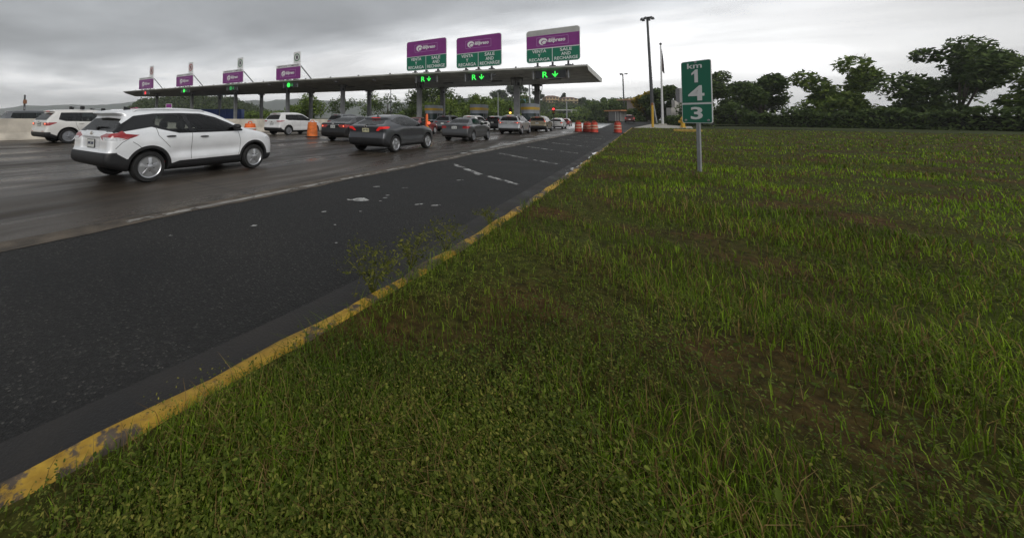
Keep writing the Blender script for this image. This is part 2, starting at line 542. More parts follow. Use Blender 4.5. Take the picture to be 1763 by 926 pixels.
class CarShape:
    """geometry of one kind of car; y runs forward from the rear bumper, z up, x to the right"""
    def __init__(s, spec, res):
        s.spec = spec; s.res = res
        L, W = spec['L'], spec['W']; w2 = W / 2
        s.side = chaikin(spec['side'], spec.get('smooth', 2))
        s.plan = chaikin(spec.get('plan') or [(-w2 * .80, 0.0), (-w2 * .955, .05), (-w2, .32), (-w2, .6), (-w2, L - .75), (-w2 * .97, L - .45), (-w2 * .82, L - .13), (-w2 * .45, L), (w2 * .45, L), (w2 * .82, L - .13), (w2 * .97, L - .45), (w2, L - .75), (w2, .6), (w2, .32), (w2 * .955, .05), (w2 * .80, 0.0)], 2)
        s.mside = Map2D(s.side, (-.3, -.1), (L + .3, spec['H'] + .3)); s.mplan = Map2D(s.plan, (-.05, -.3), (w2 + .3, L + .3))
        wz = np.array(spec['wz']); s.wzz, s.wzw = wz[:, 0], wz[:, 1]
        zz = np.linspace(0, 2.2, 221); ww = np.interp(zz, s.wzz, s.wzw)
        k = np.hanning(9); k /= k.sum()
        s.wt_z, s.wt_w = zz, np.convolve(np.pad(ww, 4, 'edge'), k, 'valid')
        s.axles = spec['axles']; s.R = spec['R']
        V, Q = surface_nets(s.field, (-w2 - .12, -.12, .08), (w2 + .12, L + .12, spec['H'] + .12), res)
        V, Nn = relax(s.field, V)
        T = np.concatenate([Q[:, [0, 1, 2]], Q[:, [0, 2, 3]]])
        s.parts = []
        for (name, gf, mk) in s.regions():
            V, Nn, tin, T = clip(V, Nn, T, gf)
            if len(tin): s.parts.append((name, mk) + compact(V, Nn, tin))
        s.parts.append(('body', 'paint') + compact(V, Nn, T))
    def field(s, x, y, z):
        sp = s.spec; ax_ = np.abs(x); L = sp['L']; R = s.R
        w = np.interp(z, s.wt_z, s.wt_w)
        zb = sp['belt']
        up = smooth01((z - zb) / .35)
        w = w - up * (smooth01((.9 - y) / 1.1) * sp.get('tr', .05) + smooth01((y - L * .52) / (L * .35)) * sp.get('tf', .09))
        low = smooth01((zb + .02 - z) / .25)
        for ya in s.axles:
            w = w + low * sp.get('flare', .022) * np.exp(-((y - ya) / .46) ** 2)
        mid = np.exp(-((z - sp.get('creasez', .62)) / .13) ** 2) * smooth01((y - s.axles[0] - .25) / .35) * smooth01((s.axles[1] - .25 - y) / .35)
        w = w - sp.get('crease', .022) * mid
        fs = s.mside(y, z)
        ff = (ax_ - w) * .94
        fp = s.mplan(ax_, y)
        d = smax(smax(fs, ff, sp.get('k', .10)), fp, sp.get('kp', .10))
        for b in sp.get('cuts', []):
            (c, h, k) = b
            q = np.maximum(np.maximum(np.abs(ax_ - c[0]) - h[0], np.abs(y - c[1]) - h[1]), np.abs(z - c[2]) - h[2])
            d = smax(d, -q, k)
        for ya in s.axles:
            c = np.hypot(y - ya, z - R) - (R + .055)
            d = np.maximum(d, -np.maximum(c, sp['W'] / 2 - .30 - ax_))
        return d
    def regions(s):
        sp = s.spec; out_ = []
        w2 = sp['W'] / 2
        def both(name, g, mk):
            out_.append((name, lambda x, y, z: np.maximum(g(x, y, z), -x), mk))
            out_.append((name, lambda x, y, z: np.maximum(g(x, y, z), x), mk))
        def sidepoly(p, xmin=.45):
            return lambda x, y, z: np.maximum(polysdf(p, y, z), xmin - np.abs(x))
        def rearpoly(p, ymax):
            return lambda x, y, z: np.maximum(polysdf(p, np.abs(x), z), y - ymax)
        for t in sp.get('tails', []):
            gs, gr = sidepoly(t['side'], t.get('xmin', .5)), rearpoly(t['rear'], t.get('ymax', .5))
            both(t['name'], (lambda gs, gr: lambda x, y, z: np.maximum(gs(x, y, z), gr(x, y, z)))(gs, gr), t['mat'])
        for p in sp.get('heads', []):
            both('headlight', sidepoly(p, .3), 'clear')
        for i_, p in enumerate(sp['glass']):
            both('side_window', sidepoly(p), 'glass_front' if i_ == len(sp['glass']) - 1 else 'glass')
        if sp.get('rearglass') is not None:
            out_.append(('rear_window', rearpoly(sp['rearglass'], sp['rearglass_y']), 'glass'))
        if sp.get('trim') is not None:
            both('window_trim', sidepoly(sp['trim']), 'gloss')
        if sp.get('rearband') is not None:
            out_.append(('rear_trim', rearpoly(sp['rearband'], sp.get('rearband_y', sp['rearglass_y'] + .15)), 'gloss'))
        ws = sp['wind']      # polygon in (x, z) of the windscreen
        out_.append(('windshield', lambda x, y, z: np.maximum(polysdf(ws, np.abs(x), z), sp['wind_y'] - y), 'glass_front'))
        cl = [sidepoly(p, .0) for p in sp.get('clad', [])]
        rc = [rearpoly(p, sp.get('rearclad_y', .35)) for p in sp.get('rearclad', [])]
        aw = sp.get('archw', 0.06)
        def clad(x, y, z):
            g = z - sp.get('sill', .25)
            for c in cl: g = np.minimum(g, c(x, y, z))
            for c in rc: g = np.minimum(g, c(x, y, z))
            for ya in s.axles:
                g = np.minimum(g, np.maximum(np.hypot(y - ya, z - s.R) - s.R - aw, w2 - .33 - np.abs(x)))
            return g
        out_.append(('bumper_cladding', clad, 'black'))
        return out_
    def drape(s, pts, side=1, half=.004):
        """a thin ribbon along a (y, z) polyline on the flank; side -1/+1"""
        P = np.array(pts, float)
        seg = np.linalg.norm(np.diff(P, axis=0), axis=1); t = np.concatenate([[0], np.cumsum(seg)])
        n = max(3, int(t[-1] / .03)); tt = np.linspace(0, t[-1], n)
        C = np.stack([np.interp(tt, t, P[:, 0]), np.interp(tt, t, P[:, 1])], 1)
        d = np.gradient(C, axis=0); d /= np.linalg.norm(d, axis=1)[:, None] + 1e-9
        nr = np.stack([-d[:, 1], d[:, 0]], 1) * half
        Q = np.concatenate([C + nr, C - nr])
        lo = np.full(len(Q), .3); hi = np.full(len(Q), s.spec['W'] / 2 + .2)
        for _ in range(24):
            m = (lo + hi) / 2; f = s.field(m, Q[:, 0], Q[:, 1]); ins = f < 0
            lo = np.where(ins, m, lo); hi = np.where(ins, hi, m)
        x = (lo + .0025) * side
        V = np.stack([x, Q[:, 0], Q[:, 1]], 1)
        Fq = [(i, i + 1, n + i + 1, n + i) for i in range(n - 1)]
        return V, Fq
    def surf_x(s, y, z):
        lo, hi = .2, s.spec['W'] / 2 + .2
        for _ in range(24):
            m = (lo + hi) / 2
            if s.field(np.array([m]), np.array([y]), np.array([z]))[0] < 0: lo = m
            else: hi = m
        return lo
    def surf_y(s, x, z):
        lo, hi = -.15, s.spec['L'] * .4
        for _ in range(26):
            m = (lo + hi) / 2
            if s.field(np.array([x]), np.array([m]), np.array([z]))[0] < 0: hi = m
            else: lo = m
        return hi
    def surf_z(s, x, y):
        lo, hi = .9, s.spec['H'] + .15
        for _ in range(26):
            m = (lo + hi) / 2
            if s.field(np.array([x]), np.array([y]), np.array([m]))[0] < 0: lo = m
            else: hi = m
        return lo

def make_wheel(parent, x, y, R, side, style, rim_mat, simple=False):
    w = .21
    mb = MB()
    n = 20 if simple else 40
    r0 = R * .70
    prof = [(r0, -w / 2 + .02), (r0 + .015, -w / 2), (R * .92, -w / 2 - .004), (R - .012, -w / 2 + .018), (R, -w / 2 + .05), (R, 0), (R, w / 2 - .05), (R - .012, w / 2 - .018), (R * .92, w / 2 + .004), (r0 + .015, w / 2), (r0, w / 2 - .02)]
    mb.lathe(prof, n=n, axis='x')
    cx_ = x - side * w / 2
    ty = mb.build('wheel', RUBBER, parent, smooth=True, loc=(cx_, y, R), angle=45)
    rb = MB(); f = side
    xo = w / 2
    rb.lathe([(r0 + .004, f * (xo - .012)), (r0 - .004, f * (xo + .004)), (r0 - .016, f * (xo - .004)), (r0 - .018, f * (xo - .06))], n=n, axis='x', m=0)
    rb.lathe([(r0 - .012, f * (xo - .045)), (.01, f * (xo - .04))], n=n, axis='x', m=1)
    ns, split = style
    for k in range(ns):
        a = 2 * math.pi * k / ns + .3
        for dlt in ((-split, split) if split else (0,)):
            a0, a1 = a + dlt * .5, a + dlt * 1.25
            wi, wo = (.013, .014) if split else (.024, .036)
            pin, pout = (.05, r0 - .02)
            V = []
            for (rr, aa, ww, xx) in ((pin, a0, wi, xo + .004), (r0 * .6, (a0 + a1) / 2, (wi + wo) / 2, xo - .001), (pout, a1, wo, xo - .014)):
                c, s_ = math.cos(aa), math.sin(aa)
                for q in (-1, 1):
                    V.append((f * xx, rr * c - q * ww * s_, rr * s_ + q * ww * c))
                for q in (-1, 1):
                    V.append((f * (xx - .03), rr * c - q * ww * 1.35 * s_, rr * s_ + q * ww * 1.35 * c))
            Fs = []
            for i in (0, 4):
                Fs += [(i, i + 1, i + 5, i + 4), (i + 1, i + 3, i + 7, i + 5), (i, i + 4, i + 6, i + 2)]
            rb.add(V, Fs, 0)
    rb.lathe([(.062, f * (xo - .02)), (.055, f * (xo + .004)), (.03, f * (xo + .010)), (.001, f * (xo + .011))], n=20, axis='x', m=0)
    if not simple:
        for k in range(5):
            a = 2 * math.pi * (k + .5) / 5 + .3
            rb.lathe([(.009, f * (xo - .01)), (.009, f * (xo + .002)), (.001, f * (xo + .003))], c=(0, .085 * math.cos(a), .085 * math.sin(a)), n=8, axis='x', m=1)
    rb.build('rim', [rim_mat, BLACKP], ty, smooth=True, angle=40)
    return ty

def build_car(shape, name, label, cat, xc, yrear, paint_mat, group=None, tail_mat=None, glass=GLASS, wheel=(5, 0), rim=ALLOY, detail=2, plate=None, plate_mat=PLATE, rz=0.0, lit=False, z0=0.0, scale=None):
    """yrear: road position of the rear bumper"""
    sp = shape.spec
    ya = sp['axles'][0]
    root = thing(name, label, cat, (xc, yrear + ya, z0), rz, group)
    if scale: root.scale = scale
    mm = {'paint': paint_mat, 'glass': glass, 'glass_front': GLASS2, 'gloss': BLACKG, 'black': BLACKP, 'tail': tail_mat or TAIL, 'clear': CLEAR, 'tail2': TAIL}
    for (nm, mk, V, Nn, T) in shape.parts:
        mesh_np(nm, V - np.array([0, ya, 0]), T, mm[mk], root, smooth=True, normals=Nn)
    w2 = sp['W'] / 2
    for ax_ in sp['axles']:
        for sd_ in (-1, 1):
            make_wheel(root, sd_ * (w2 - .035), ax_ - ya, shape.R, sd_, wheel, rim, simple=detail < 2)
    # dark wheel wells / underbody
    ub = MB(); ub.box((0, sp['L'] / 2 - ya, .30), (sp['W'] * .62, sp['L'] * .70, .20), bev=.05)
    ub.build('underbody', BLACKP, root)
    if detail >= 1:                                     # cabin seen through the glass
        ra, fa, wb = sp['axles'][0], sp['axles'][1], sp['belt']
        for sd_ in (-1, 1):
            q = MB(); y = fa - 1.62 - ya
            q.box((sd_ * .36, y, .74), (.48, .16, .62), bev=.06, rot=Matrix.Rotation(math.radians(-12), 3, 'X')); q.box((sd_ * .36, y + .25, .50), (.48, .50, .16), bev=.05)
            q.box((sd_ * .36, y - .085, wb + .12), (.26, .11, .19), bev=.045)
            q.build('front_seat', SEATM, root, smooth=True, angle=40)
        q = MB(); y = ra + .30 - ya
        q.box((0, y, .78), (1.22, .18, .56), bev=.06, rot=Matrix.Rotation(math.radians(-14), 3, 'X'))
        for sd_ in (-.4, .4): q.box((sd_, y - .09, wb + .09), (.25, .11, .16), bev=.045)
        q.build('rear_seat', SEATM, root, smooth=True, angle=40)
        q = MB(); q.box((0, fa - .62 - ya, wb - .14), (1.36, .46, .22), bev=.07); q.build('dashboard', BLACKP, root, smooth=True, angle=40)
        q = MB(); R_ = .185; pts = [(-.36 + R_ * math.cos(a), fa - .93 - ya - .28 * R_ * math.sin(a), wb - .06 + R_ * .95 * math.sin(a)) for a in np.linspace(0, 2 * math.pi, 19)]
        q.tube(pts, .018, 6); q.build('steering_wheel', BLACKP, root, smooth=True)
    # shut lines
    if detail >= 1 and sp.get('lines'):
        mb = MB()
        for ln in sp['lines']:
            for sd_ in (-1, 1):
                V, Fq = shape.drape(ln, sd_, .0045 if detail >= 2 else .007)
                mb.add(V - np.array([0, ya, 0]), Fq)
        mb.build('panel_gap', BLACKP, root)
    # handles
    for (y, z) in sp.get('handles', []):
        for sd_ in (-1, 1):
            x = shape.surf_x(y, z)
            hb = MB(); pts = [(sd_ * (x - .004), y - .10 - ya, z), (sd_ * (x + .022), y - .07 - ya, z + .004), (sd_ * (x + .028), y - ya, z + .006), (sd_ * (x + .022), y + .07 - ya, z + .004), (sd_ * (x - .004), y + .10 - ya, z)]
            hb.tube(pts, [.010, .016, .018, .016, .010], 8)
            hb.build('door_handle', BLACKP if sp.get('blackhandle') else paint_mat, root, smooth=True)
    # mirrors
    my, mz = sp['mirror']
    for sd_ in (-1, 1):
        x = shape.surf_x(my, mz)
        hb = MB(); hb.lathe([(.001, -.085), (.06, -.08), (.085, -.04), (.09, .01), (.075, .05), (.04, .075), (.001, .085)], c=(sd_ * (x + .11), my - ya, mz + .07), n=14, axis='y', sx=1.2, sy=1.0)
        hb.tube([(sd_ * (x - .03), my - ya + .02, mz), (sd_ * (x + .06), my - ya + .01, mz + .04)], .022, 6)
        V = hb.v[0]; V[:, 2] = (V[:, 2] - (mz + .07)) * .78 + mz + .07
        V[:, 0] = (V[:, 0] - sd_ * (x + .11)) * 1.25 + sd_ * (x + .11)
        hb.build('mirror', BLACKP if sp.get('blackhandle') else paint_mat, root, smooth=True)
    # plate
    if sp.get('platez'):
        z = sp['platez']; y0 = min(shape.surf_y(0, z), shape.surf_y(.15, z + .05), shape.surf_y(.15, z - .05)); y1 = shape.surf_y(0, z + .075); y2 = shape.surf_y(0, z - .075)
        tilt = math.atan2(y1 - y2, .15)
        pl = MB(); rot = Matrix.Rotation(-tilt, 3, 'X')
        yc = (y1 + y2) / 2 - .012
        pl.box((0, yc - ya, z), (.34, .008, .175), 1, rot=rot)
        pl.box((0, yc - ya - .005 , z), (.305, .006, .152), 0, rot=rot)
        if plate and detail >= 2:
            V, Fs = text_geo(plate, .085, bold=.002)
            c = (V.max(0) + V.min(0)) / 2; V = (V - c) * .9
            ext = V[:, 0].max() - V[:, 0].min(); V[:, 0] *= .25 / ext
            P = np.stack([V[:, 0], np.full(len(V), -.009) - V[:, 2], V[:, 1]], 1) @ np.array(rot).T
            pl.add(P + np.array([0, yc - ya, z]), Fs, 2)
        elif detail >= 1:
            for k in range(5):
                pl.box((-.10 + k * .05, yc - ya - .010, z), (.028, .004, .07), 2, rot=rot)
        pl.build('number_plate', [plate_mat, BLACKP, PLTXT], root)
    # badge
    if sp.get('badgez') and detail >= 1:
        z = sp['badgez']; y = shape.surf_y(0, z)
        bb = MB(); bb.lathe([(.055, -.012), (.055, .004), (.042, .004), (.042, -.012)], c=(0, y - ya, z), n=24, axis='y', sx=1.0)
        bb.box((0, y - ya - .006, z), (.14, .012, .018))
        bb.build('badge', CHROME, root)
    # roof rails / aerial / wiper
    for (x, ys, h, mk) in sp.get('rails', []):
        for sd_ in (-1, 1):
            rb = MB(); pts = []
            for i, y in enumerate(ys):
                e = 0 if i in (0, len(ys) - 1) else h
                pts.append((sd_ * x, y - ya, shape.surf_z(x, y) + e))
            rb.tube(pts, .014, 6); rb.build('roof_rail', {'s': ALLOYD, 'b': BLACKP, 'p': paint_mat}[mk], root, smooth=True)
    if sp.get('aerial'):
        y = sp['aerial']; z = shape.surf_z(0, y)
        ab = MB(); ab.add([(-.025, y - ya - .07, z - .01), (.025, y - ya - .07, z - .01), (.02, y - ya + .1, z - .01), (-.02, y - ya + .1, z - .01), (0, y - ya - .075, z + .06), (0, y - ya - .04, z + .058)], [(0, 4, 1), (1, 4, 5), (1, 5, 2), (2, 5, 3), (3, 5, 0), (0, 5, 4), (0, 1, 2, 3)])
        ab.build('aerial', BLACKG, root)
    if sp.get('wiper') and detail >= 2:
        z = sp['wiper']; wb = MB(); pts = []
        for x in np.linspace(-.05, .42, 8):
            pts.append((x, shape.surf_y(x, z + .03 * (x > .0)) - .018 - ya, z + .03 * (x > .0) + .02 * x))
        wb.tube(pts, [.022, .02, .014, .012, .01, .01, .008, .006], 6); wb.build('wiper', BLACKP, root, smooth=True)
    if sp.get('brake3'):
        (z, hw) = sp['brake3']; b3 = MB()
        y = shape.surf_y(0, z); b3.box((0, y - ya - .004, z), (hw * 2, .02, .028), bev=.006)
        b3.build('brake_light', TAILLIT if lit else TAIL, root)
    if lit:
        for t in sp.get('bulbs', []):
            for sd_ in (-1, 1):
                y = shape.surf_y(t[0], t[1]); b = MB(); b.lathe([(.001, -.02), (.034, -.012), (.042, .01)], c=(sd_ * t[0], y - ya, t[1]), n=12, axis='y')
                b.build('brake_lamp', BULB, root)
    for (x, z, wx, wz_) in sp.get('reflectors', []):
        for sd_ in (-1, 1):
            y = shape.surf_y(x, z); b = MB(); b.box((sd_ * x, y - ya - .004, z), (wx, .016, wz_), bev=.006); b.build('reflector', TAIL, root)
    for (z, hw) in sp.get('chrome', []):
        b = MB(); pts = [(x, shape.surf_y(abs(x), z) - ya - .003, z) for x in np.linspace(-hw, hw, 11)]
        b.tube(pts, .014, 6); b.build('chrome_strip', CHROME, root, smooth=True)
    return root
# ------------------------------------------------------------------ car outlines
def wzt(w2, belt, roofw, H, sill=.30):
    return [(0.0, w2 * .80), (.18, w2 * .86), (sill, w2 * .945), (.46, w2 * .985), (.72, w2), (belt - .10, w2 * .985), (belt - .01, w2 * .955), (belt + .05, w2 * .915), (H - .17, roofw + .03), (H - .06, roofw - .05), (H + .1, roofw - .22)]

CROSSOVER = dict(L=4.295, W=1.76, H=1.60, belt=1.06, axles=(.85, 3.46), R=.327, flare=.032, crease=.048, creasez=.62,
    side=[(.24, .34), (.05, .41), (-.01, .48), (-.01, .58), (.03, .665), (.09, .70), (.10, .80), (.10, .93), (.14, 1.03), (.22, 1.08), (.34, 1.24), (.44, 1.38), (.42, 1.42), (.33, 1.44), (.33, 1.48), (.46, 1.51), (.95, 1.565), (1.45, 1.595), (1.95, 1.585), (2.3, 1.535), (2.62, 1.42), (3.0, 1.22), (3.25, 1.085), (3.5, 1.045), (3.85, .965), (4.1, .87), (4.24, .72), (4.30, .52), (4.28, .30), (4.1, .20), (3.7, .19), (.6, .21)],
    wz=wzt(.88, 1.06, .60, 1.60), tr=.05, tf=.10, k=.10, kp=.16,
    tails=[dict(name='reversing_light', side=[(-.3, .90), (.30, .90), (.40, .93), (.26, .965), (-.3, .965)], rear=[(.545, .965), (.58, .90), (2, .90), (2, .965)], mat='clear', xmin=.36, ymax=.72), dict(name='tail_light', side=[(-.3, .905), (.30, .90), (.50, .945), (.66, 1.005), (.40, 1.035), (.34, 1.10), (.26, 1.055), (-.3, .99)], rear=[(.40, .985), (.58, .90), (2, .90), (2, 1.2), (.62, 1.10), (.55, 1.03)], mat='tail', inter=True, xmin=.36, ymax=.72)],
    heads=[[(3.80, .83), (4.02, .76), (4.32, .74), (4.32, .83), (4.0, .895)]],
    glass=[[(.93, 1.235), (1.04, 1.415), (1.60, 1.435), (1.70, 1.055), (1.47, 1.055), (1.16, 1.14)], [(1.79, 1.055), (1.70, 1.435), (2.05, 1.43), (2.38, 1.34), (2.92, 1.085), (2.9, 1.065)]],
    trim=[(.20, 1.125), (.60, 1.40), (1.0, 1.455), (1.55, 1.475), (2.06, 1.468), (2.42, 1.385), (2.75, 1.245), (3.12, 1.065), (3.08, 1.03), (2.2, 1.02), (1.46, 1.02), (1.12, 1.10), (.90, 1.165), (.40, 1.085), (.2, 1.05)],
    rearglass=[(0, 1.085), (.56, 1.085), (.66, 1.13), (.58, 1.335), (0, 1.36)], rearglass_y=.55, rearband_y=.36, rearband=[(.5, 1.065), (.90, 1.10), (.66, 1.41), (.4, 1.41)],
    wind=[(0, 1.10), (.70, 1.12), (.62, 1.30), (.52, 1.45), (0, 1.49)], wind_y=2.25,
    clad=[[(-.3, .1), (-.3, .645), (.10, .665), (.22, .665), (.50, .47), (.6, .3), (.6, .1)], [(1.0, .1), (1.1, .36), (1.30, .355), (1.48, .405), (3.2, .415), (3.4, .1)], [(3.7, .1), (3.8, .40), (4.4, .36), (4.4, .1)]],
    rearclad=[[(0, .1), (0, .585), (.42, .585), (.60, .665), (1, .665), (1, .1)]], rearclad_y=.25, archw=.125, sill=.30,
    lines=[[(.98, 1.17), (1.02, .98), (1.16, .83), (1.26, .72)], [(1.76, 1.02), (1.745, .8), (1.74, .42)], [(2.96, 1.03), (3.03, .80), (3.02, .55), (2.98, .43)], [(.52, .87), (.62, .80), (.70, .72)], [(.56, 1.0), (.33, .86), (.22, .74)]],
    handles=[(1.28, .955), (2.05, .925)], blackhandle=True, mirror=(2.86, 1.075), platez=.825, badgez=1.02, aerial=.78, wiper=1.13,
    rails=[(.56, (.62, .72, 1.2, 1.75, 2.12, 2.2), .035, 'p')], reflectors=[(.66, .395, .12, .03)],
    cuts=[((0, .02, .835), (.40, .12, .105), .05)])

COUPE_SUV = dict(L=4.38, W=1.795, H=1.565, belt=1.04, axles=(.86, 3.50), R=.343, flare=.05, crease=.05, creasez=.66,
    side=[(.22, .27), (.05, .33), (-.01, .46), (.0, .60), (.07, .72), (.11, .80), (.08, .92), (.04, 1.04), (.10, 1.085), (.22, 1.11), (.42, 1.18), (.74, 1.32), (.80, 1.355), (.77, 1.385), (.80, 1.42), (1.05, 1.485), (1.5, 1.54), (1.95, 1.555), (2.35, 1.505), (2.7, 1.375), (3.25, 1.085), (3.55, 1.02), (4.0, .91), (4.24, .78), (4.36, .60), (4.36, .35), (4.2, .21), (.6, .2)],
    wz=wzt(.897, 1.04, .57, 1.565), tr=.08, tf=.10, k=.12, kp=.20,
    tails=[dict(name='tail_light', side=[(-.3, .86), (.06, .86), (.28, .955), (.52, 1.03), (.3, 1.06), (-.3, 1.02)], rear=[(.42, .84), (.52, .84), (.66, .95), (1, .98), (1, 1.08), (.62, 1.055), (.52, .97)], mat='tail', inter=True, xmin=.36, ymax=.6)],
    heads=[[(3.85, .80), (4.4, .70), (4.4, .8), (4.0, .89)]],
    glass=[[(1.06, 1.20), (1.20, 1.33), (1.40, 1.40), (1.68, 1.43), (1.76, 1.07), (1.4, 1.10)], [(1.84, 1.065), (1.76, 1.43), (2.05, 1.425), (2.4, 1.335), (2.96, 1.08)]],
    trim=[(.72, 1.26), (1.1, 1.37), (1.4, 1.44), (1.75, 1.465), (2.08, 1.455), (2.45, 1.365), (3.1, 1.07), (3.06, 1.045), (1.8, 1.035), (1.35, 1.075), (1.02, 1.16)],
    rearglass=[(0, 1.13), (.60, 1.13), (.58, 1.2), (.50, 1.30), (0, 1.315)], rearglass_y=.88, rearband=None,
    wind=[(0, 1.08), (.72, 1.10), (.62, 1.28), (.54, 1.42), (0, 1.47)], wind_y=2.25,
    clad=[[(-.3, .1), (-.3, .60), (.12, .58), (.36, .42), (.5, .28), (.5, .1)], [(1.0, .1), (1.1, .3), (1.3, .33), (3.2, .33), (3.4, .1)], [(3.75, .1), (3.85, .36), (4.4, .36), (4.4, .1)]],
    rearclad=[[(0, .1), (0, .60), (.62, .60), (.8, .45), (1, .4), (1, .1)]], rearclad_y=.2, archw=.075, sill=.27,
    lines=[[(1.16, 1.08), (1.22, .86), (1.32, .7)], [(1.80, 1.04), (1.79, .8), (1.78, .36)], [(3.0, 1.04), (3.06, .80), (3.02, .4)]],
    handles=[(2.08, .95)], mirror=(2.9, 1.075), platez=.90, badgez=1.045, aerial=.95, wiper=1.09,
    bulbs=[], cuts=[((0, .05, .895), (.33, .035, .10), .04)], brake3=(1.40, .2))

SEDAN = dict(L=4.37, W=1.70, H=1.45, belt=.98, axles=(.95, 3.52), R=.31, flare=.022, crease=.03, creasez=.60,
    side=[(.2, .27), (.04, .33), (-.01, .48), (.01, .62), (.05, .72), (.05, .90), (.05, 1.0), (.11, 1.035), (.55, 1.045), (.80, 1.11), (1.15, 1.29), (1.42, 1.385), (1.8, 1.445), (2.15, 1.445), (2.5, 1.36), (2.85, 1.20), (3.2, 1.015), (3.5, .95), (3.95, .86), (4.22, .74), (4.35, .56), (4.33, .33), (4.15, .2), (.6, .19)],
    wz=wzt(.85, .98, .53, 1.45, .28), tr=.08, tf=.08, k=.10, kp=.16,
    tails=[dict(name='tail_light', side=[(-.3, .76), (.12, .775), (.38, .86), (.46, .91), (-.3, .94)], rear=[(.46, .81), (.56, .75), (1, .76), (1, .95), (.5, .92)], mat='tail', inter=True, xmin=.36, ymax=.6)],
    heads=[[(3.72, .78), (4.4, .64), (4.4, .74), (3.8, .86)]],
    glass=[[(1.12, 1.06), (1.32, 1.26), (1.55, 1.335), (1.86, 1.36), (1.92, 1.005), (1.4, 1.005)], [(2.0, 1.0), (1.94, 1.36), (2.15, 1.35), (2.45, 1.265), (2.9, 1.02)]],
    trim=[(1.02, 1.04), (1.28, 1.28), (1.52, 1.36), (1.86, 1.385), (2.17, 1.375), (2.5, 1.285), (3.03, 1.0), (2.9, .985), (1.3, .985)],
    rearglass=[(0, 1.075), (.56, 1.075), (.50, 1.22), (.46, 1.325), (0, 1.35)], rearglass_y=1.45,
    wind=[(0, 1.02), (.68, 1.03), (.58, 1.22), (.48, 1.33), (0, 1.38)], wind_y=2.35,
    clad=[], rearclad=[[(0, .1), (0, .36), (.55, .36), (.62, .1)]], rearclad_y=.2, archw=.03, sill=.24,
    lines=[[(1.12, 1.0), (1.24, .8), (1.3, .6)], [(1.97, .99), (1.96, .28)], [(2.96, .98), (3.08, .8), (3.06, .28)]],
    handles=[(1.42, .90), (2.2, .88)], mirror=(2.82, 1.01), platez=.83, badgez=.955, aerial=None,
    reflectors=[(.62, .50, .13, .03)], cuts=[((0, .03, .83), (.30, .03, .09), .04)], bulbs=[(.66, .84)])

SEDAN_DARK = dict(SEDAN, L=4.75, W=1.82, H=1.47, axles=(1.05, 3.85), R=.33,
    side=[(.2, .27), (.04, .33), (-.01, .48), (.01, .64), (.05, .74), (.05, .92), (.05, 1.03), (.12, 1.065), (.55, 1.08), (.82, 1.14), (1.2, 1.30), (1.5, 1.40), (1.9, 1.465), (2.35, 1.465), (2.7, 1.39), (3.1, 1.22), (3.5, 1.03), (3.8, .96), (4.3, .87), (4.6, .74), (4.73, .56), (4.71, .33), (4.5, .2), (.6, .19)],
    wz=wzt(.91, 1.0, .56, 1.47, .28),
    glass=[[(1.2, 1.08), (1.42, 1.27), (1.65, 1.345), (2.02, 1.375), (2.08, 1.02), (1.5, 1.02)], [(2.16, 1.02), (2.1, 1.375), (2.35, 1.365), (2.65, 1.29), (3.15, 1.04)]],
    trim=[(1.1, 1.06), (1.38, 1.29), (1.62, 1.37), (2.02, 1.4), (2.37, 1.39), (2.7, 1.31), (3.3, 1.02), (3.15, 1.0), (1.4, 1.0)],
    wind=[(0, 1.05), (.72, 1.06), (.62, 1.24), (.52, 1.35), (0, 1.4)], wind_y=2.55,
    tails=[dict(name='tail_light', side=[(-.3, .80), (.2, .80), (.42, .90), (.5, .95), (-.3, .98)], rear=[(.36, .90), (.50, .80), (1, .78), (1, .99), (.4, .98)], mat='tail', inter=True, xmin=.3, ymax=.6)],
    rearglass=[(0, 1.105), (.60, 1.105), (.54, 1.25), (.50, 1.345), (0, 1.37)], rearglass_y=1.5,
    lines=[], handles=[(1.55, .92), (2.4, .90)], mirror=(3.05, 1.03), chrome=[(.955, .40)], badgez=1.01, platez=.85, bulbs=[(.70, .88)], reflectors=[])

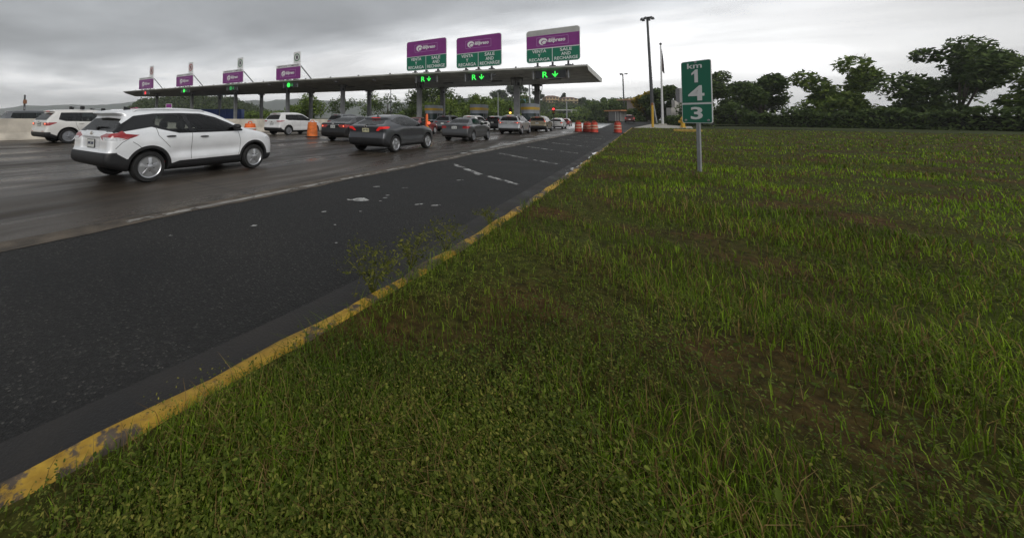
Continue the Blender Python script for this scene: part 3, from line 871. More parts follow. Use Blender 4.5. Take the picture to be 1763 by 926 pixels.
def suv(L, W, H, r_axle, f_axle, R, belt, slant, d_pillar, **kw):
    """an ordinary five-door SUV; slant = how far the tailgate glass leans"""
    k = H / 1.70
    h = lambda v: v * k
    hb, wsb = L * .705, L * .56
    s = dict(L=L, W=W, H=H, belt=belt, axles=(r_axle, f_axle), R=R, flare=.03, crease=.03, creasez=.64,
        side=[(.2, .30), (.05, .34), (-.01, .46), (-.01, .62), (.05, .70), (.09, .78), (.08, belt - .02), (.13, belt + .06), (.13 + slant * .55, belt + .30), (.15 + slant, H - .17), (.10 + slant * .8, H - .12), (.14 + slant * .8, H - .075), (.9, H - .02), (1.5, H), (L * .45, H - .01), (wsb - .05, H - .10), (wsb + .35, H - .33), (hb, belt + .06), (hb + .3, belt + .0), (L - .45, belt - .10), (L - .15, belt - .24), (L, .62), (L - .02, .34), (L - .2, .22), (.7, .22)],
        wz=wzt(W / 2, belt, W / 2 - .29, H), tr=.04, tf=.09, k=.10, kp=.15,
        tails=[dict(name='tail_light', side=[(-.3, belt - .20), (.16, belt - .18), (.46, belt - .05), (.30, belt + .0), (-.3, belt)], rear=[(W * .27, belt - .10), (W * .30, belt - .20), (1, belt - .22), (1, belt + .02), (W * .28, belt - .01)], mat='tail', inter=True, xmin=.36, ymax=.6)],
        heads=[[(L - .6, belt - .2), (L, belt - .34), (L, belt - .25), (L - .5, belt - .13)]],
        glass=[[(d_pillar, belt + .12), (d_pillar + .12, H - .22), (1.15, H - .20), (1.18, belt + .04), (d_pillar + .25, belt + .05)], [(1.25, belt + .03), (1.2, H - .195), (L * .42, H - .185), (L * .435, belt + .01)], [(L * .455, belt + .01), (L * .44, H - .185), (wsb - .18, H - .20), (wsb + .15, H - .34), (hb - .30, belt + .02)]],
        trim=[(d_pillar - .07, belt + .10), (d_pillar + .06, H - .18), (1.2, H - .165), (L * .45, H - .155), (wsb - .15, H - .175), (wsb + .2, H - .33), (hb - .12, belt + .01), (hb - .25, belt - .02), (d_pillar + .2, belt + .02)],
        rearglass=[(0, belt + .07), (W * .36, belt + .07), (W * .375, belt + .13), (W * .315, H - .22), (0, H - .19)], rearglass_y=.30 + slant,
        wind=[(0, belt + .1), (W * .40, belt + .1), (W * .34, H - .2), (W * .29, H - .13), (0, H - .1)], wind_y=wsb - .1,
        clad=[[(-.3, .1), (-.3, .56), (.2, .52), (.5, .38), (.6, .1)], [(.9, .1), (1.0, .36), (f_axle, .36), (f_axle + .2, .1)]],
        rearclad=[[(0, .1), (0, .56), (1, .56), (1, .1)]], rearclad_y=.25, archw=.08, sill=.28,
        lines=[[(1.2, belt), (1.22, .9), (r_axle + .42, .62)], [(L * .445, belt), (L * .445, .38)], [(hb - .25, belt), (hb - .16, .8), (hb - .2, .4)]],
        handles=[(1.42, belt - .09), (L * .50, belt - .11)], mirror=(hb - .38, belt + .02), platez=belt - .17, badgez=belt - .02,
        brake3=(H - .115, .17), rails=[(W / 2 - .33, (.55, .65, 1.3, 2.0, 2.45, 2.55), .04, 's')], cuts=[((0, .05, belt - .17), (.34, .04, .09), .04)], bulbs=[(W * .37, belt - .10)])
    s.update(kw)
    return s

LUX_SUV = suv(4.65, 1.88, 1.66, .93, 3.74, .36, 1.05, .36, .62, aerial=None, rails=[], reflectors=[(.62, .60, .22, .03)],
    tails=[dict(name='tail_light', side=[(-.3, .88), (.18, .86), (.50, 1.0), (.42, 1.03), (-.3, 1.0)], rear=[(.44, .93), (.56, .86), (1, .86), (1, 1.02), (.46, 1.0)], mat='tail', inter=True, xmin=.36, ymax=.6)], platez=.93)
MID_SUV = suv(4.52, 1.84, 1.68, .92, 3.61, .345, 1.08, .30, .72, blackhandle=False,
    tails=[dict(name='tail_light', side=[(-.3, .99), (.15, .97), (.62, 1.05), (.3, 1.07), (-.3, 1.06)], rear=[(.46, 1.03), (.6, .97), (1, .98), (1, 1.09), (.5, 1.06)], mat='tail', inter=True, xmin=.36, ymax=.7)], rails=[], reflectors=[(.7, .50, .16, .04)], platez=.84, badgez=.98)
SILVER_SUV = suv(4.60, 1.845, 1.70, .95, 3.61, .35, 1.10, .22, .50, wz=wzt(.9225, 1.10, .60, 1.70), rearclad=[[(0, .1), (0, .50), (1, .50), (1, .1)]],
    tails=[dict(name='tail_light', side=[(-.3, 1.0), (.15, .98), (.42, 1.05), (-.3, 1.09)], rear=[(.38, 1.03), (.62, .97), (1, .97), (1, 1.10), (.4, 1.07)], mat='tail', inter=True, xmin=.3, ymax=.6)], platez=.99, chrome=[(1.085, .36)])
BOX_SUV = suv(4.56, 1.82, 1.69, .90, 3.52, .345, 1.08, .14, .48, tails=[dict(name='tail_light', side=[(-.3, 1.05), (.14, 1.05), (.24, 1.42), (.1, 1.45), (-.3, 1.4)], rear=[(.70, 1.0), (1, 1.0), (1, 1.45), (.60, 1.45), (.66, 1.2)], mat='tail', inter=True, xmin=.4, ymax=.6)], rearclad=[[(0, .1), (0, .66), (1, .62), (1, .1)]], brake3=(1.56, .2), bulbs=[(.78, 1.10)])
HATCH = suv(4.05, 1.72, 1.52, .72, 3.22, .31, 1.0, .20, .62, clad=[], rearclad=[[(0, .1), (0, .38), (1, .36), (1, .1)]], archw=.03,
    tails=[dict(name='tail_light', side=[(-.3, .76), (.14, .76), (.34, .9), (.2, .97), (-.3, .97)], rear=[(.52, .80), (.58, .76), (1, .76), (1, .98), (.52, .95)], mat='tail', inter=True, xmin=.36, ymax=.6)], rails=[], platez=.62, badgez=.9, bulbs=[(.68, .86)])
# ------------------------------------------------------------------ ground, roads
def xk(Y):                              # the kerb bends outwards a little beside the camera
    return -1.36 - 0.42 * math.exp(-max(Y, 0.0) / 2.6)
def road_mat(name, kind):
    m = bpy.data.materials.new(name); m.use_nodes = True
    t = m.node_tree; p = t.nodes['Principled BSDF']
    tcn = N(t, 'ShaderNodeTexCoord'); O = tcn.outputs['Object']
    def noise(scale, det=6, rough=.55, sc=None, dist=0.0):
        n = N(t, 'ShaderNodeTexNoise'); n.inputs['Scale'].default_value = scale; n.inputs['Detail'].default_value = det; n.inputs['Roughness'].default_value = rough; n.inputs['Distortion'].default_value = dist
        if sc:
            mpn = N(t, 'ShaderNodeMapping'); mpn.inputs['Scale'].default_value = sc; t.links.new(O, mpn.inputs[0]); t.links.new(mpn.outputs[0], n.inputs['Vector'])
        else: t.links.new(O, n.inputs['Vector'])
        return n.outputs['Fac']
    if kind == 'asphalt':
        agg = N(t, 'ShaderNodeTexVoronoi'); agg.inputs['Scale'].default_value = 85; t.links.new(O, agg.inputs['Vector'])
        big = noise(.7, 5); fine = noise(90, 3)
        c = ramp(t, big, [(.3, (.0165, .0166, .0162)), (.7, (.034, .0333, .0318))])
        sp = ramp(t, agg.outputs['Color'], [(.40, (.74, .74, .74)), (.80, (1.22, 1.22, 1.22)), (.965, (3.6, 3.5, 3.3))])
        c = mix_col(t, 1.0, c, sp, 'MULTIPLY')
        t.links.new(c, p.inputs['Base Color'])
        t.links.new(ramp(t, big, [(.3, .62), (.7, .80)]), p.inputs['Roughness'])
        # cracks wandering through the old surface, and long dull stains
        wob = N(t, 'ShaderNodeTexNoise'); wob.inputs['Scale'].default_value = 1.6; wob.inputs['Detail'].default_value = 6; t.links.new(O, wob.inputs['Vector'])
        vm = N(t, 'ShaderNodeVectorMath', operation='MULTIPLY_ADD'); t.links.new(wob.outputs['Color'], vm.inputs[0]); vm.inputs[1].default_value = (.9, .9, 0); t.links.new(O, vm.inputs[2])
        cr = N(t, 'ShaderNodeTexVoronoi', feature='DISTANCE_TO_EDGE'); cr.inputs['Scale'].default_value = .42; t.links.new(vm.outputs[0], cr.inputs['Vector'])
        ck = ramp(t, cr.outputs['Distance'], [(0.004, 0.35), (0.013, 1.0)])
        keepc = ramp(t, noise(.35, 3), [(.48, 1.0), (.56, 0.0)])
        ck = math_node(t, 'MAXIMUM', ck, keepc)
        c = mix_col(t, 1.0, c, ck, 'MULTIPLY')
        st_ = noise(1.0, 5, .6, sc=(1.3, .12, 1))
        c = mix_col(t, 1.0, c, ramp(t, st_, [(.36, (.72, .72, .72)), (.5, (1, 1, 1)), (.66, (1.28, 1.25, 1.2))]), 'MULTIPLY')
        h = math_node(t, 'ADD', agg.outputs['Distance'], math_node(t, 'MULTIPLY', fine, .6))
        st, di = .7, .012
        p.inputs['Specular IOR Level'].default_value = .22
    else:
        # worn concrete lanes: brown film, darker wheel tracks, pale scuffs, rain sheen in patches
        big = noise(.25, 6, sc=(1.0, .35, 1)); streak = noise(1.0, 7, .62, sc=(2.4, .10, 1)); fine = noise(34, 7, .75); patch = noise(.55, 4, sc=(1.2, .22, 1), dist=.6)
        c = ramp(t, big, [(.30, (.020, .0165, .013)), (.5, (.050, .040, .030)), (.68, (.092, .079, .066))])
        c = mix_col(t, 1.0, c, ramp(t, streak, [(.32, (.55, .55, .56)), (.5, (.95, .95, .95)), (.68, (1.45, 1.42, 1.38))]), 'MULTIPLY')
        c = mix_col(t, 1.0, c, ramp(t, fine, [(.3, (.45, .45, .45)), (.5, (.95, .95, .95)), (.72, (1.75, 1.72, 1.68))]), 'MULTIPLY')
        sep_ = N(t, 'ShaderNodeSeparateXYZ'); t.links.new(O, sep_.inputs[0])
        # slab joints: across every 5.2 m and along each lane edge
        def joint(sock, per, off, w):
            f = math_node(t, 'FRACT', math_node(t, 'DIVIDE', math_node(t, 'ADD', sock, off), per))
            dd = math_node(t, 'ABSOLUTE', math_node(t, 'SUBTRACT', f, .5))
            return math_node(t, 'GREATER_THAN', math_node(t, 'ADD', dd, math_node(t, 'MULTIPLY', fine, w / per * .6)), .5 - w / per * .3)
        j = math_node(t, 'MAXIMUM', joint(sep_.outputs[1], 5.2, 1.1, .05), joint(sep_.outputs[0], 3.65, 1.4, .05))
        c = mix_col(t, math_node(t, 'MULTIPLY', j, .85), c, (.022, .020, .018))
        t.links.new(c, p.inputs['Base Color'])
        wet = ramp(t, patch, [(.38, .13), (.50, .36), (.64, .62)])
        rr = math_node(t, 'ADD', wet, math_node(t, 'MULTIPLY', math_node(t, 'SUBTRACT', fine, .5), .35))
        t.links.new(math_node(t, 'MAXIMUM', rr, .10), p.inputs['Roughness'])
        h = math_node(t, 'ADD', fine, math_node(t, 'MULTIPLY', streak, .5)); st, di = (.8, .010)
        p.inputs['Specular IOR Level'].default_value = .28
    b = N(t, 'ShaderNodeBump'); b.inputs['Strength'].default_value = st; b.inputs['Distance'].default_value = di
    t.links.new(h, b.inputs['Height']); t.links.new(b.outputs[0], p.inputs['Normal'])
    MATS[name] = m
    return m
CONC = road_mat('lane_concrete', 'concrete')
ASPH = road_mat('asphalt', 'asphalt')
GUTTER = mat('gutter_concrete', (.021, .019, .0175), rough=.75, noise=.6, nscale=2.2, bump=.5, bscale=60, rvar=.2)
WETC = mat('wet_sheen_concrete', (.55, .56, .57), rough=.22, noise=.25, nscale=.3, spec=.7, rvar=.05)
KERBC = mat('kerb_concrete', (.16, .14, .12), rough=.8, noise=.4, nscale=5, bump=.5, bscale=50)
PALEC = mat('pale_concrete', (.34, .32, .28), rough=.75, noise=.22, nscale=2.5, bump=.3, bscale=30)

def soil_mat():
    m = bpy.data.materials.new('soil'); m.use_nodes = True
    t = m.node_tree; p = t.nodes['Principled BSDF']
    tcn = N(t, 'ShaderNodeTexCoord'); O = tcn.outputs['Object']
    n = N(t, 'ShaderNodeTexNoise'); n.inputs['Scale'].default_value = .8; n.inputs['Detail'].default_value = 8; t.links.new(O, n.inputs['Vector'])
    n2 = N(t, 'ShaderNodeTexNoise'); n2.inputs['Scale'].default_value = 14; n2.inputs['Detail'].default_value = 6; t.links.new(O, n2.inputs['Vector'])
    c = ramp(t, n.outputs['Fac'], [(.36, (.075, .043, .018)), (.46, (.050, .042, .012)), (.62, (.052, .064, .012))])
    c = mix_col(t, 1.0, c, ramp(t, n2.outputs['Fac'], [(.3, (.5, .5, .5)), (.7, (1.5, 1.5, 1.4))]), 'MULTIPLY')
    t.links.new(c, p.inputs['Base Color']); p.inputs['Roughness'].default_value = .95
    p.inputs['Specular IOR Level'].default_value = .1
    b = N(t, 'ShaderNodeBump'); b.inputs['Strength'].default_value = .9; b.inputs['Distance'].default_value = .05
    t.links.new(n2.outputs['Fac'], b.inputs['Height']); t.links.new(b.outputs[0], p.inputs['Normal'])
    return m
SOIL = soil_mat()
def sheet(name, pts, z, m, kind='structure'):
    mb = MB(); mb.add([(x, y, z if not hasattr(z, '__len__') else z[i]) for i, (x, y) in enumerate(pts)], [tuple(range(len(pts)))])
    return mb.build(name, m, kind=kind)
GROUND = mat('field_ground', (.045, .055, .022), rough=.95, noise=.5, nscale=.05, spec=.1)
sheet('ground', [(-9000, -9000), (9000, -9000), (9000, 9000), (-9000, 9000)], -.03, GROUND)
# lanes, gore and gutter as sheets one above the other
sheet('concrete_lanes', [(-150, -60), (-5.05, -60), (-5.05, 68), (-150, 68)], 0.0, CONC)
ys = [-60, -6, -2, 0, .5, 1, 1.5, 2, 3, 4, 5, 7, 10, 16, 30, 76]
sheet('asphalt_gore', [(-5.05, -60), (-5.05, 68)] + [(xk(y) - .37, y) for y in ys[::-1]], .004, ASPH)
sheet('gutter', [(xk(y) - .37, y) for y in ys] + [(xk(y) - .02, y) for y in ys[::-1]], .004, GUTTER)
# pale rough lip where the concrete lane meets the asphalt
mb = MB(); V = []; n = 300
for i in range(n):
    y = -6 + i * .26; a = .035 * math.sin(y * 1.7) + rng.normal(0, .018)
    V += [(-5.42 + .05 * math.sin(y * .9) + rng.normal(0, .02), y, .006), (-5.0 + a, y, .009)]
mb.add(V, [(2 * i, 2 * i + 1, 2 * i + 3, 2 * i + 2) for i in range(n - 1)])
LIP = mat('lane_lip', (.085, .066, .046), rough=.7, noise=.6, nscale=3.5, bump=.6, bscale=40)
mb.build('lane_edge', LIP, kind='structure')
# worn paint
def worn(name, col, thr, scale=7.0):
    """paint that has flaked off in places: bare road shows through holes in the coat"""
    m = bpy.data.materials.new(name); m.use_nodes = True
    t = m.node_tree; p = t.nodes['Principled BSDF']; o_ = t.nodes['Material Output']
    tcn = N(t, 'ShaderNodeTexCoord'); n = N(t, 'ShaderNodeTexNoise'); n.inputs['Scale'].default_value = scale; n.inputs['Detail'].default_value = 8; n.inputs['Roughness'].default_value = .68
    t.links.new(tcn.outputs['Object'], n.inputs['Vector'])
    f = ramp(t, n.outputs['Fac'], [(thr - .03, 0.0), (thr + .03, 1.0)])
    n2 = N(t, 'ShaderNodeTexNoise'); n2.inputs['Scale'].default_value = 3; t.links.new(tcn.outputs['Object'], n2.inputs['Vector'])
    t.links.new(ramp(t, n2.outputs['Fac'], [(.3, tuple(c * .55 for c in col)), (.7, col)]), p.inputs['Base Color']); p.inputs['Roughness'].default_value = .6
    tr = N(t, 'ShaderNodeBsdfTransparent'); mx = N(t, 'ShaderNodeMixShader')
    t.links.new(f, mx.inputs[0]); t.links.new(tr.outputs[0], mx.inputs[1]); t.links.new(p.outputs[0], mx.inputs[2]); t.links.new(mx.outputs[0], o_.inputs[0])
    return m
WPAINT = worn('worn_white_paint', (.46, .455, .44), .505, 4.2)
WPAINT2 = worn('worn_edge_paint', (.34, .32, .29), .47, 2.2)
def stripe(mb, a, b, w, z, m=0):
    a, b = Vector((*a, 0)), Vector((*b, 0)); d = (b - a).normalized(); nrm = Vector((-d.y, d.x, 0)) * w / 2
    n = max(2, int((b - a).length / .15)); V = []
    for i in range(n + 1):
        p = a.lerp(b, i / n); j = rng.normal(0, .012, 2)
        V += [(p.x + nrm.x * (1 + j[0] * 8), p.y + nrm.y * (1 + j[0] * 8), z), (p.x - nrm.x * (1 + j[1] * 8), p.y - nrm.y * (1 + j[1] * 8), z)]
    mb.add(V, [(2 * i, 2 * i + 1, 2 * i + 3, 2 * i + 2) for i in range(n)], m)
mb = MB()
for k in range(7):
    y0 = 9.9 + k * 4.55
    stripe(mb, (-4.45, y0 + .75), (-3.05, y0 - .9 + .2 * (k > 0)), .17, .009)
    stripe(mb, (-2.85, y0 - .95), (-2.0, y0 - 1.75), .15, .009)
mb.build('gore_stripe', WPAINT, kind='structure')
mb = MB(); stripe(mb, (-5.15, 2), (-5.15, 66), .13, .014)
for xx, y0, y1 in ((-8.75, 8, 40), (-12.4, -4, 40)):
    y = y0
    while y < y1: stripe(mb, (xx, y), (xx, y + 1.6), .11, .005); y += 5.5
mb.build('lane_line', WPAINT2, kind='structure')
LANE_SHEEN = worn('painted_lane_sheen', (.36, .36, .35), .47, .55)  # pale patches: the wet lane's sky reflection put into the colour
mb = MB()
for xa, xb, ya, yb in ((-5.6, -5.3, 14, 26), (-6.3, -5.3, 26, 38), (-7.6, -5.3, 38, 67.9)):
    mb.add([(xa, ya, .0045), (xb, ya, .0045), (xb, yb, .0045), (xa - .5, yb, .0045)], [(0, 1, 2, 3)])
mb.build('lane_sheen', LANE_SHEEN, kind='structure')
# flakes of old paint still stuck to the asphalt
FLAKE = worn('paint_flake', (.50, .50, .48), .44, 14)
mb = MB()
for (x, y, r, sq) in [(-3.66, 4.98, .15, .8), (-3.79, 4.86, .06, .7), (-3.42, 5.35, .05, .5), (-3.5, 5.55, .04, .5), (-2.76, 5.3, .09, .3), (-2.53, 5.4, .085, .3), (-3.80, 2.93, .045, .7), (-3.59, 4.0, .045, .5), (-3.15, 7.92, .10, .35), (-4.1, 6.1, .08, .3), (-3.62, 6.35, .07, .3), (-3.2, 4.35, .02, .8), (-3.05, 3.6, .02, .9), (-4.2, 2.1, .02, .8), (-2.6, 3.1, .018, .8), (-3.35, 5.1, .03, .6)]:
    n = 14; V = []
    for k in range(n):
        a = 2 * math.pi * k / n; q = r * (.7 + .5 * rng.random())
        u, v = q * math.cos(a), q * math.sin(a) * sq
        V.append((x + u * .5 + v * .87, y + u * .87 - v * .5, .0105))
    mb.add(V, [tuple(range(n))])
mb.build('paint_flakes', FLAKE, kind='stuff')
# rain water lying in the gutter: a ragged film broken by grit
PUD = worn('puddle_water', (.03, .032, .032), .50, 1.7)
pp = PUD.node_tree.nodes['Principled BSDF']; pp.inputs['Roughness'].default_value = .07; pp.inputs['Specular IOR Level'].default_value = .7
bn_ = PUD.node_tree.nodes.new('ShaderNodeTexNoise'); bn_.inputs['Scale'].default_value = 9; bp_ = PUD.node_tree.nodes.new('ShaderNodeBump'); bp_.inputs['Strength'].default_value = .25; bp_.inputs['Distance'].default_value = .02
PUD.node_tree.links.new(bn_.outputs['Fac'], bp_.inputs['Height']); PUD.node_tree.links.new(bp_.outputs[0], pp.inputs['Normal'])
mb = MB(); V = []; yy = np.arange(8.6, 19.5, .2)
for y in yy:
    w = .05 + .17 * (.5 + .5 * math.sin(y * 1.15 + .6)) * (.6 + .4 * math.sin(y * 2.9)) + rng.normal(0, .012); V += [(xk(y) - .03, y, .0095), (xk(y) - .04 - w, y, .0095)]
mb.add(V, [(2 * i, 2 * i + 2, 2 * i + 3, 2 * i + 1) for i in range(len(yy) - 1)])
mb.build('puddle', PUD, kind='structure')
# far concrete apron, wet, with reflected sky brightness put into its pale colour; side road bending off to the right, rising a little
sheet('wet_apron', [(-40, 68), (-4.7, 68), (-4.4, 110), (-3.6, 190), (-20, 420), (-90, 420)], .004, WETC)
sheet('side_road', [(-4.9, 64), (-1.6, 64), (-1.4, 76), (1.0, 92), (3.5, 110), (-3.4, 130), (-4.4, 95)], [.008, .008, .05, .55, .9, 1.0, .75], ASPH)
# kerb with flaked yellow paint
def kerb_mat():
    m = bpy.data.materials.new('yellow_kerb'); m.use_nodes = True
    t = m.node_tree; p = t.nodes['Principled BSDF']
    tcn = N(t, 'ShaderNodeTexCoord'); O = tcn.outputs['Object']
    n = N(t, 'ShaderNodeTexNoise'); n.inputs['Scale'].default_value = 2.6; n.inputs['Detail'].default_value = 9; n.inputs['Roughness'].default_value = .7; t.links.new(O, n.inputs['Vector'])
    n2 = N(t, 'ShaderNodeTexNoise'); n2.inputs['Scale'].default_value = 18; n2.inputs['Detail'].default_value = 5; t.links.new(O, n2.inputs['Vector'])
    yel = ramp(t, n2.outputs['Fac'], [(.3, (.30, .165, .010)), (.7, (.52, .32, .030))])
    con = ramp(t, n2.outputs['Fac'], [(.3, (.035, .026, .018)), (.7, (.13, .095, .065))])
    f = ramp(t, n.outputs['Fac'], [(.47, 0.0), (.505, 1.0)])
    sy = N(t, 'ShaderNodeSeparateXYZ'); t.links.new(O, sy.inputs[0])
    fj = math_node(t, 'ABSOLUTE', math_node(t, 'SUBTRACT', math_node(t, 'FRACT', math_node(t, 'DIVIDE', sy.outputs[1], 2.4)), .5))
    f = math_node(t, 'MULTIPLY', f, math_node(t, 'LESS_THAN', fj, .491))
    t.links.new(mix_col(t, f, con, yel), p.inputs['Base Color']); p.inputs['Roughness'].default_value = .7
    b = N(t, 'ShaderNodeBump'); b.inputs['Strength'].default_value = .6; b.inputs['Distance'].default_value = .01
    t.links.new(n2.outputs['Fac'], b.inputs['Height']); t.links.new(b.outputs[0], p.inputs['Normal'])
    return m
KERBY = kerb_mat()
mb = MB(); V = []; yy = np.concatenate([np.arange(-8, 12, .22), np.arange(12, 76, .8)])
for y in yy:
    x = xk(y); j = rng.normal(0, .012, 6)
    x -= .02; V += [(x - .02 + j[0], y, 0), (x + .005 + j[1], y, .085 + j[4] * .8), (x + .04 + j[2] * .5, y, .115 + j[5] * .8), (x + .11 + j[3], y, .115 + j[4] * .8), (x + .19, y, .02)]
mb.add(V, [(5 * i + k, 5 * i + k + 1, 5 * i + 5 + k + 1, 5 * i + 5 + k) for i in range(len(yy) - 1) for k in range(4)])
ke = mb.build('kerb', KERBY, kind='structure', smooth=True, angle=40)
# grass verge: a gently lumpy sheet of earth
gx = np.concatenate([np.arange(0, 6, .25), np.arange(6, 60, 2.0)]); gy = np.concatenate([np.arange(-12, 14, .3), np.arange(14, 74, 1.5)])
V = []
for y in gy:
    for x in gx:
        X = xk(y) + .10 + x
        z = .085 + .02 * math.sin(X * 1.3 + y * .7) + .018 * math.sin(X * 3.1 - y * 2.3) + min(.05, x * .02)
        V.append((X, y, z if x > 0 else .10))
nx_, ny_ = len(gx), len(gy)
Q = [(j * nx_ + i, j * nx_ + i + 1, (j + 1) * nx_ + i + 1, (j + 1) * nx_ + i) for j in range(ny_ - 1) for i in range(nx_ - 1)]
mesh_np('verge', np.array(V), np.array(Q), SOIL, smooth=True, kind='structure')
def verge_z(X, y):
    x = X - xk(y) - .14
    return .085 + .02 * math.sin(X * 1.3 + y * .7) + .018 * math.sin(X * 3.1 - y * 2.3) + min(.05, max(0, x) * .02)
# concrete footpath beyond the verge, and a driveway slab
sheet('footpath', [(-1.2, 74), (6.0, 76), (7.0, 92), (1.3, 92)], [.10, .10, .30, .55], PALEC)
sheet('lawn', [(1.2, 92), (60, 92), (90, 180), (-3.4, 180), (-3.4, 130), (3.5, 110)], [.54, .54, 1.2, 1.2, .99, .89], GROUND)
sheet('lawn', [(6.0, 74), (60, 74), (60, 92), (7, 92)], [.10, .10, .54, .31], GROUND)

# ------------------------------------------------------------------ hills (real ridges, far away)
FAR_RIDGE = [(-3714.71, 379.34, 34.48), (-3492.08, 555.17, 48.74), (-3387.62, 637.67, 71.67), (-3266.35, 733.44, 69.14), (-3205.96, 781.13, 75.81), (-3139.11, 833.92, 80.5), (-3030.52, 919.69, 75.01), (-2919.08, 1007.69, 82.55), (-2836.47, 1072.94, 95.53), (-2760.19, 1133.18, 108.45), (-2568.94, 1284.22, 118.38), (-2313.53, 1485.93, 112.63), (-2189.06, 1584.23, 111.35), (-2119.01, 1639.56, 122.59), (-2067.77, 1680.02, 108.82), (-2004.12, 1730.29, 123.66), (-1873.35, 1833.56, 133.03), (-1793.46, 1896.65, 122.78), (-1649.8, 2010.11, 116.39), (-1547.65, 2090.78, 111.65), (-1327.47, 2264.68, 109.64), (-1225.35, 2345.32, 117.1), (-1107.25, 2438.59, 129.2), (-979.53, 2539.46, 141.39), (-845.48, 2645.32, 134.5), (-654.01, 2796.54, 128.14), (-462.66, 2947.66, 113.65), (-207.83, 3148.91, 83.49), (46.93, 3350.11, 61.49), (461.15, 3677.24, 49.11), (1258.14, 4306.67, 48.43)]
MID_RIDGE = [(-480, 766, 12), (-458.39, 784.81, 28.99), (-419.74, 815.33, 39.21), (-385.49, 842.38, 43.75), (-363.39, 859.84, 46.78), (-334.64, 882.54, 51.28), (-318.07, 895.63, 50.02), (-270.57, 933.14, 47.65), (-204.34, 985.44, 39.81), (-160.31, 1020.22, 20.14)]
LEFT_HILL = [(-364.22, 132.85, 2.0), (-357.45, 138.21, 6.65), (-352.31, 142.27, 11.0), (-349.52, 144.47, 13.0), (-346.31, 147.01, 14.0), (-341.85, 150.52, 14.2), (-335.81, 155.3, 16), (-326.12, 162.95, 17.5), (-313.98, 172.53, 18.5), (-301.82, 182.14, 18), (-289.64, 191.75, 16.5), (-283.95, 196.25, 15.5), (-277.42, 201.41, 12), (-269.27, 207.84, 8.5), (-257.06, 217.49, 3.4), (-244.89, 227.1, 0.5)]
RIGHT_HILL = [(-135.7, 313.33, 4.0), (-123.55, 322.93, 9), (-111.37, 332.54, 14), (-103.25, 338.96, 17.5), (-91.07, 348.58, 18.8), (-80.94, 356.58, 17.8), (-74.08, 362.0, 16.4), (-66.81, 367.74, 15.4), (-52.64, 378.93, 15.2), (-42.53, 386.91, 13.5), (-34.46, 393.29, 11), (-24.37, 401.26, 9), (-10.23, 412.42, 7), (5.92, 425.18, 5)]
def hill(name, crest, m, front=.8, back=1.3, rough=.06, sub=8, rows=9):
    P = np.array(crest); t = np.arange(len(P)); tt = np.linspace(0, len(P) - 1, (len(P) - 1) * sub + 1)
    C = np.stack([np.interp(tt, t, P[:, k]) for k in range(3)], 1)
    V = []; nC = len(C)
    h0 = P[:, 2].max()
    prof = [(front + (1 - front) * i / rows, smooth01(np.array(i / rows))) for i in range(rows + 1)] + [(1 + (back - 1) * i / 4, 1 - .25 * i * .9) for i in range(1, 5)]
    for (f, zf) in prof:
        j = rng.normal(0, rough * h0 * .5, nC) * (.15 + float(zf))
        j = np.convolve(np.pad(j, 1, 'edge'), [.25, .5, .25], 'valid')
        V.append(np.stack([C[:, 0] * f, C[:, 1] * f, np.maximum(C[:, 2] * float(zf) + j * (.4 if f == 1 else 1), -.5) - (1.0 if zf == 0 else 0)], 1))
    V = np.concatenate(V); n = nC
    Q = [(r * n + i, r * n + i + 1, (r + 1) * n + i + 1, (r + 1) * n + i) for r in range(len(prof) - 1) for i in range(n - 1)]
    mesh_np(name, V, np.array(Q), m, smooth=True, kind='structure')
    return C
HILLM = mat('wooded_slope', (.028, .040, .018), rough=.95, noise=.55, nscale=.05, spec=.05)
HILLF = mat('far_slope', (.030, .042, .024), rough=.95, noise=.5, nscale=.006, spec=.05)
hill('far_hills', FAR_RIDGE, HILLF, rough=.05)
hill('middle_hills', MID_RIDGE, HILLF, rough=.06)
CL = hill('left_hill', LEFT_HILL, HILLM, front=.62, rough=.07)
CR = hill('right_hill', RIGHT_HILL, HILLM, front=.55, rough=.05)
# ------------------------------------------------------------------ toll canopy
SOFF = mat('canopy_soffit', (.52, .525, .485), rough=.6, noise=.3, nscale=.8, bump=.1, bscale=8)
CTRIM = mat('canopy_edge', (.50, .50, .48), rough=.6, noise=.2, nscale=2)
COLM = mat('column_paint', (.26, .265, .27), rough=.5, noise=.2, nscale=1.5)
canopy = thing('toll_canopy', 'long flat dark grey canopy on paired steel columns spanning all the toll lanes', 'canopy', (-10.9, 45, 0))
cx0, cy0 = -10.9, 45.0
topx = [-138, -124, -103.1, -95, -66.4, -44.2, -24.2, -9.05, -3.8]
topz = [8.05, 7.98, 7.84, 7.78, 7.46, 7.22, 6.88, 6.50, 6.38]
backx = [-138, -124.3, -92.8, -44.2, -24.2, -10.9, -3.8]
backz = [8.09, 7.60, 6.95, 6.28, 6.14, 5.94, 5.90]
def canopy_top(x): return float(np.interp(x, topx, topz))
mb = MB(); V = []
xs = np.linspace(-107.4, -4, 60)
for x in xs:
    u = (x + 4) / (-103.4)                       # 0 right end, 1 left end
    xb = -4 - u * 134.0                         # the back edge runs on further left
    zt = canopy_top(x); zb = float(np.interp(xb, backx, backz))
    V += [(x, 40.0, zt), (x + 0 * u, 40.05, zt - .16), (x - .8 * u, 40.9, zt - .46), (xb + 1.5 * u, 54.6, zb), (xb, 56.0, zb + .12), (xb, 56.0, zb + .60)]
n = 6
Fs = []
for i in range(len(xs) - 1):
    for k in range(n):
        Fs.append((n * i + k, n * i + (k + 1) % n, n * (i + 1) + (k + 1) % n, n * (i + 1) + k))
V = np.array(V) - np.array([cx0, cy0, 0])
mb.add(V, Fs)
mb.add(V[:n], [tuple(range(n))]); mb.add(V[-n:], [tuple(range(n))[::-1]])
mb.build('roof_slab', SOFF, canopy)
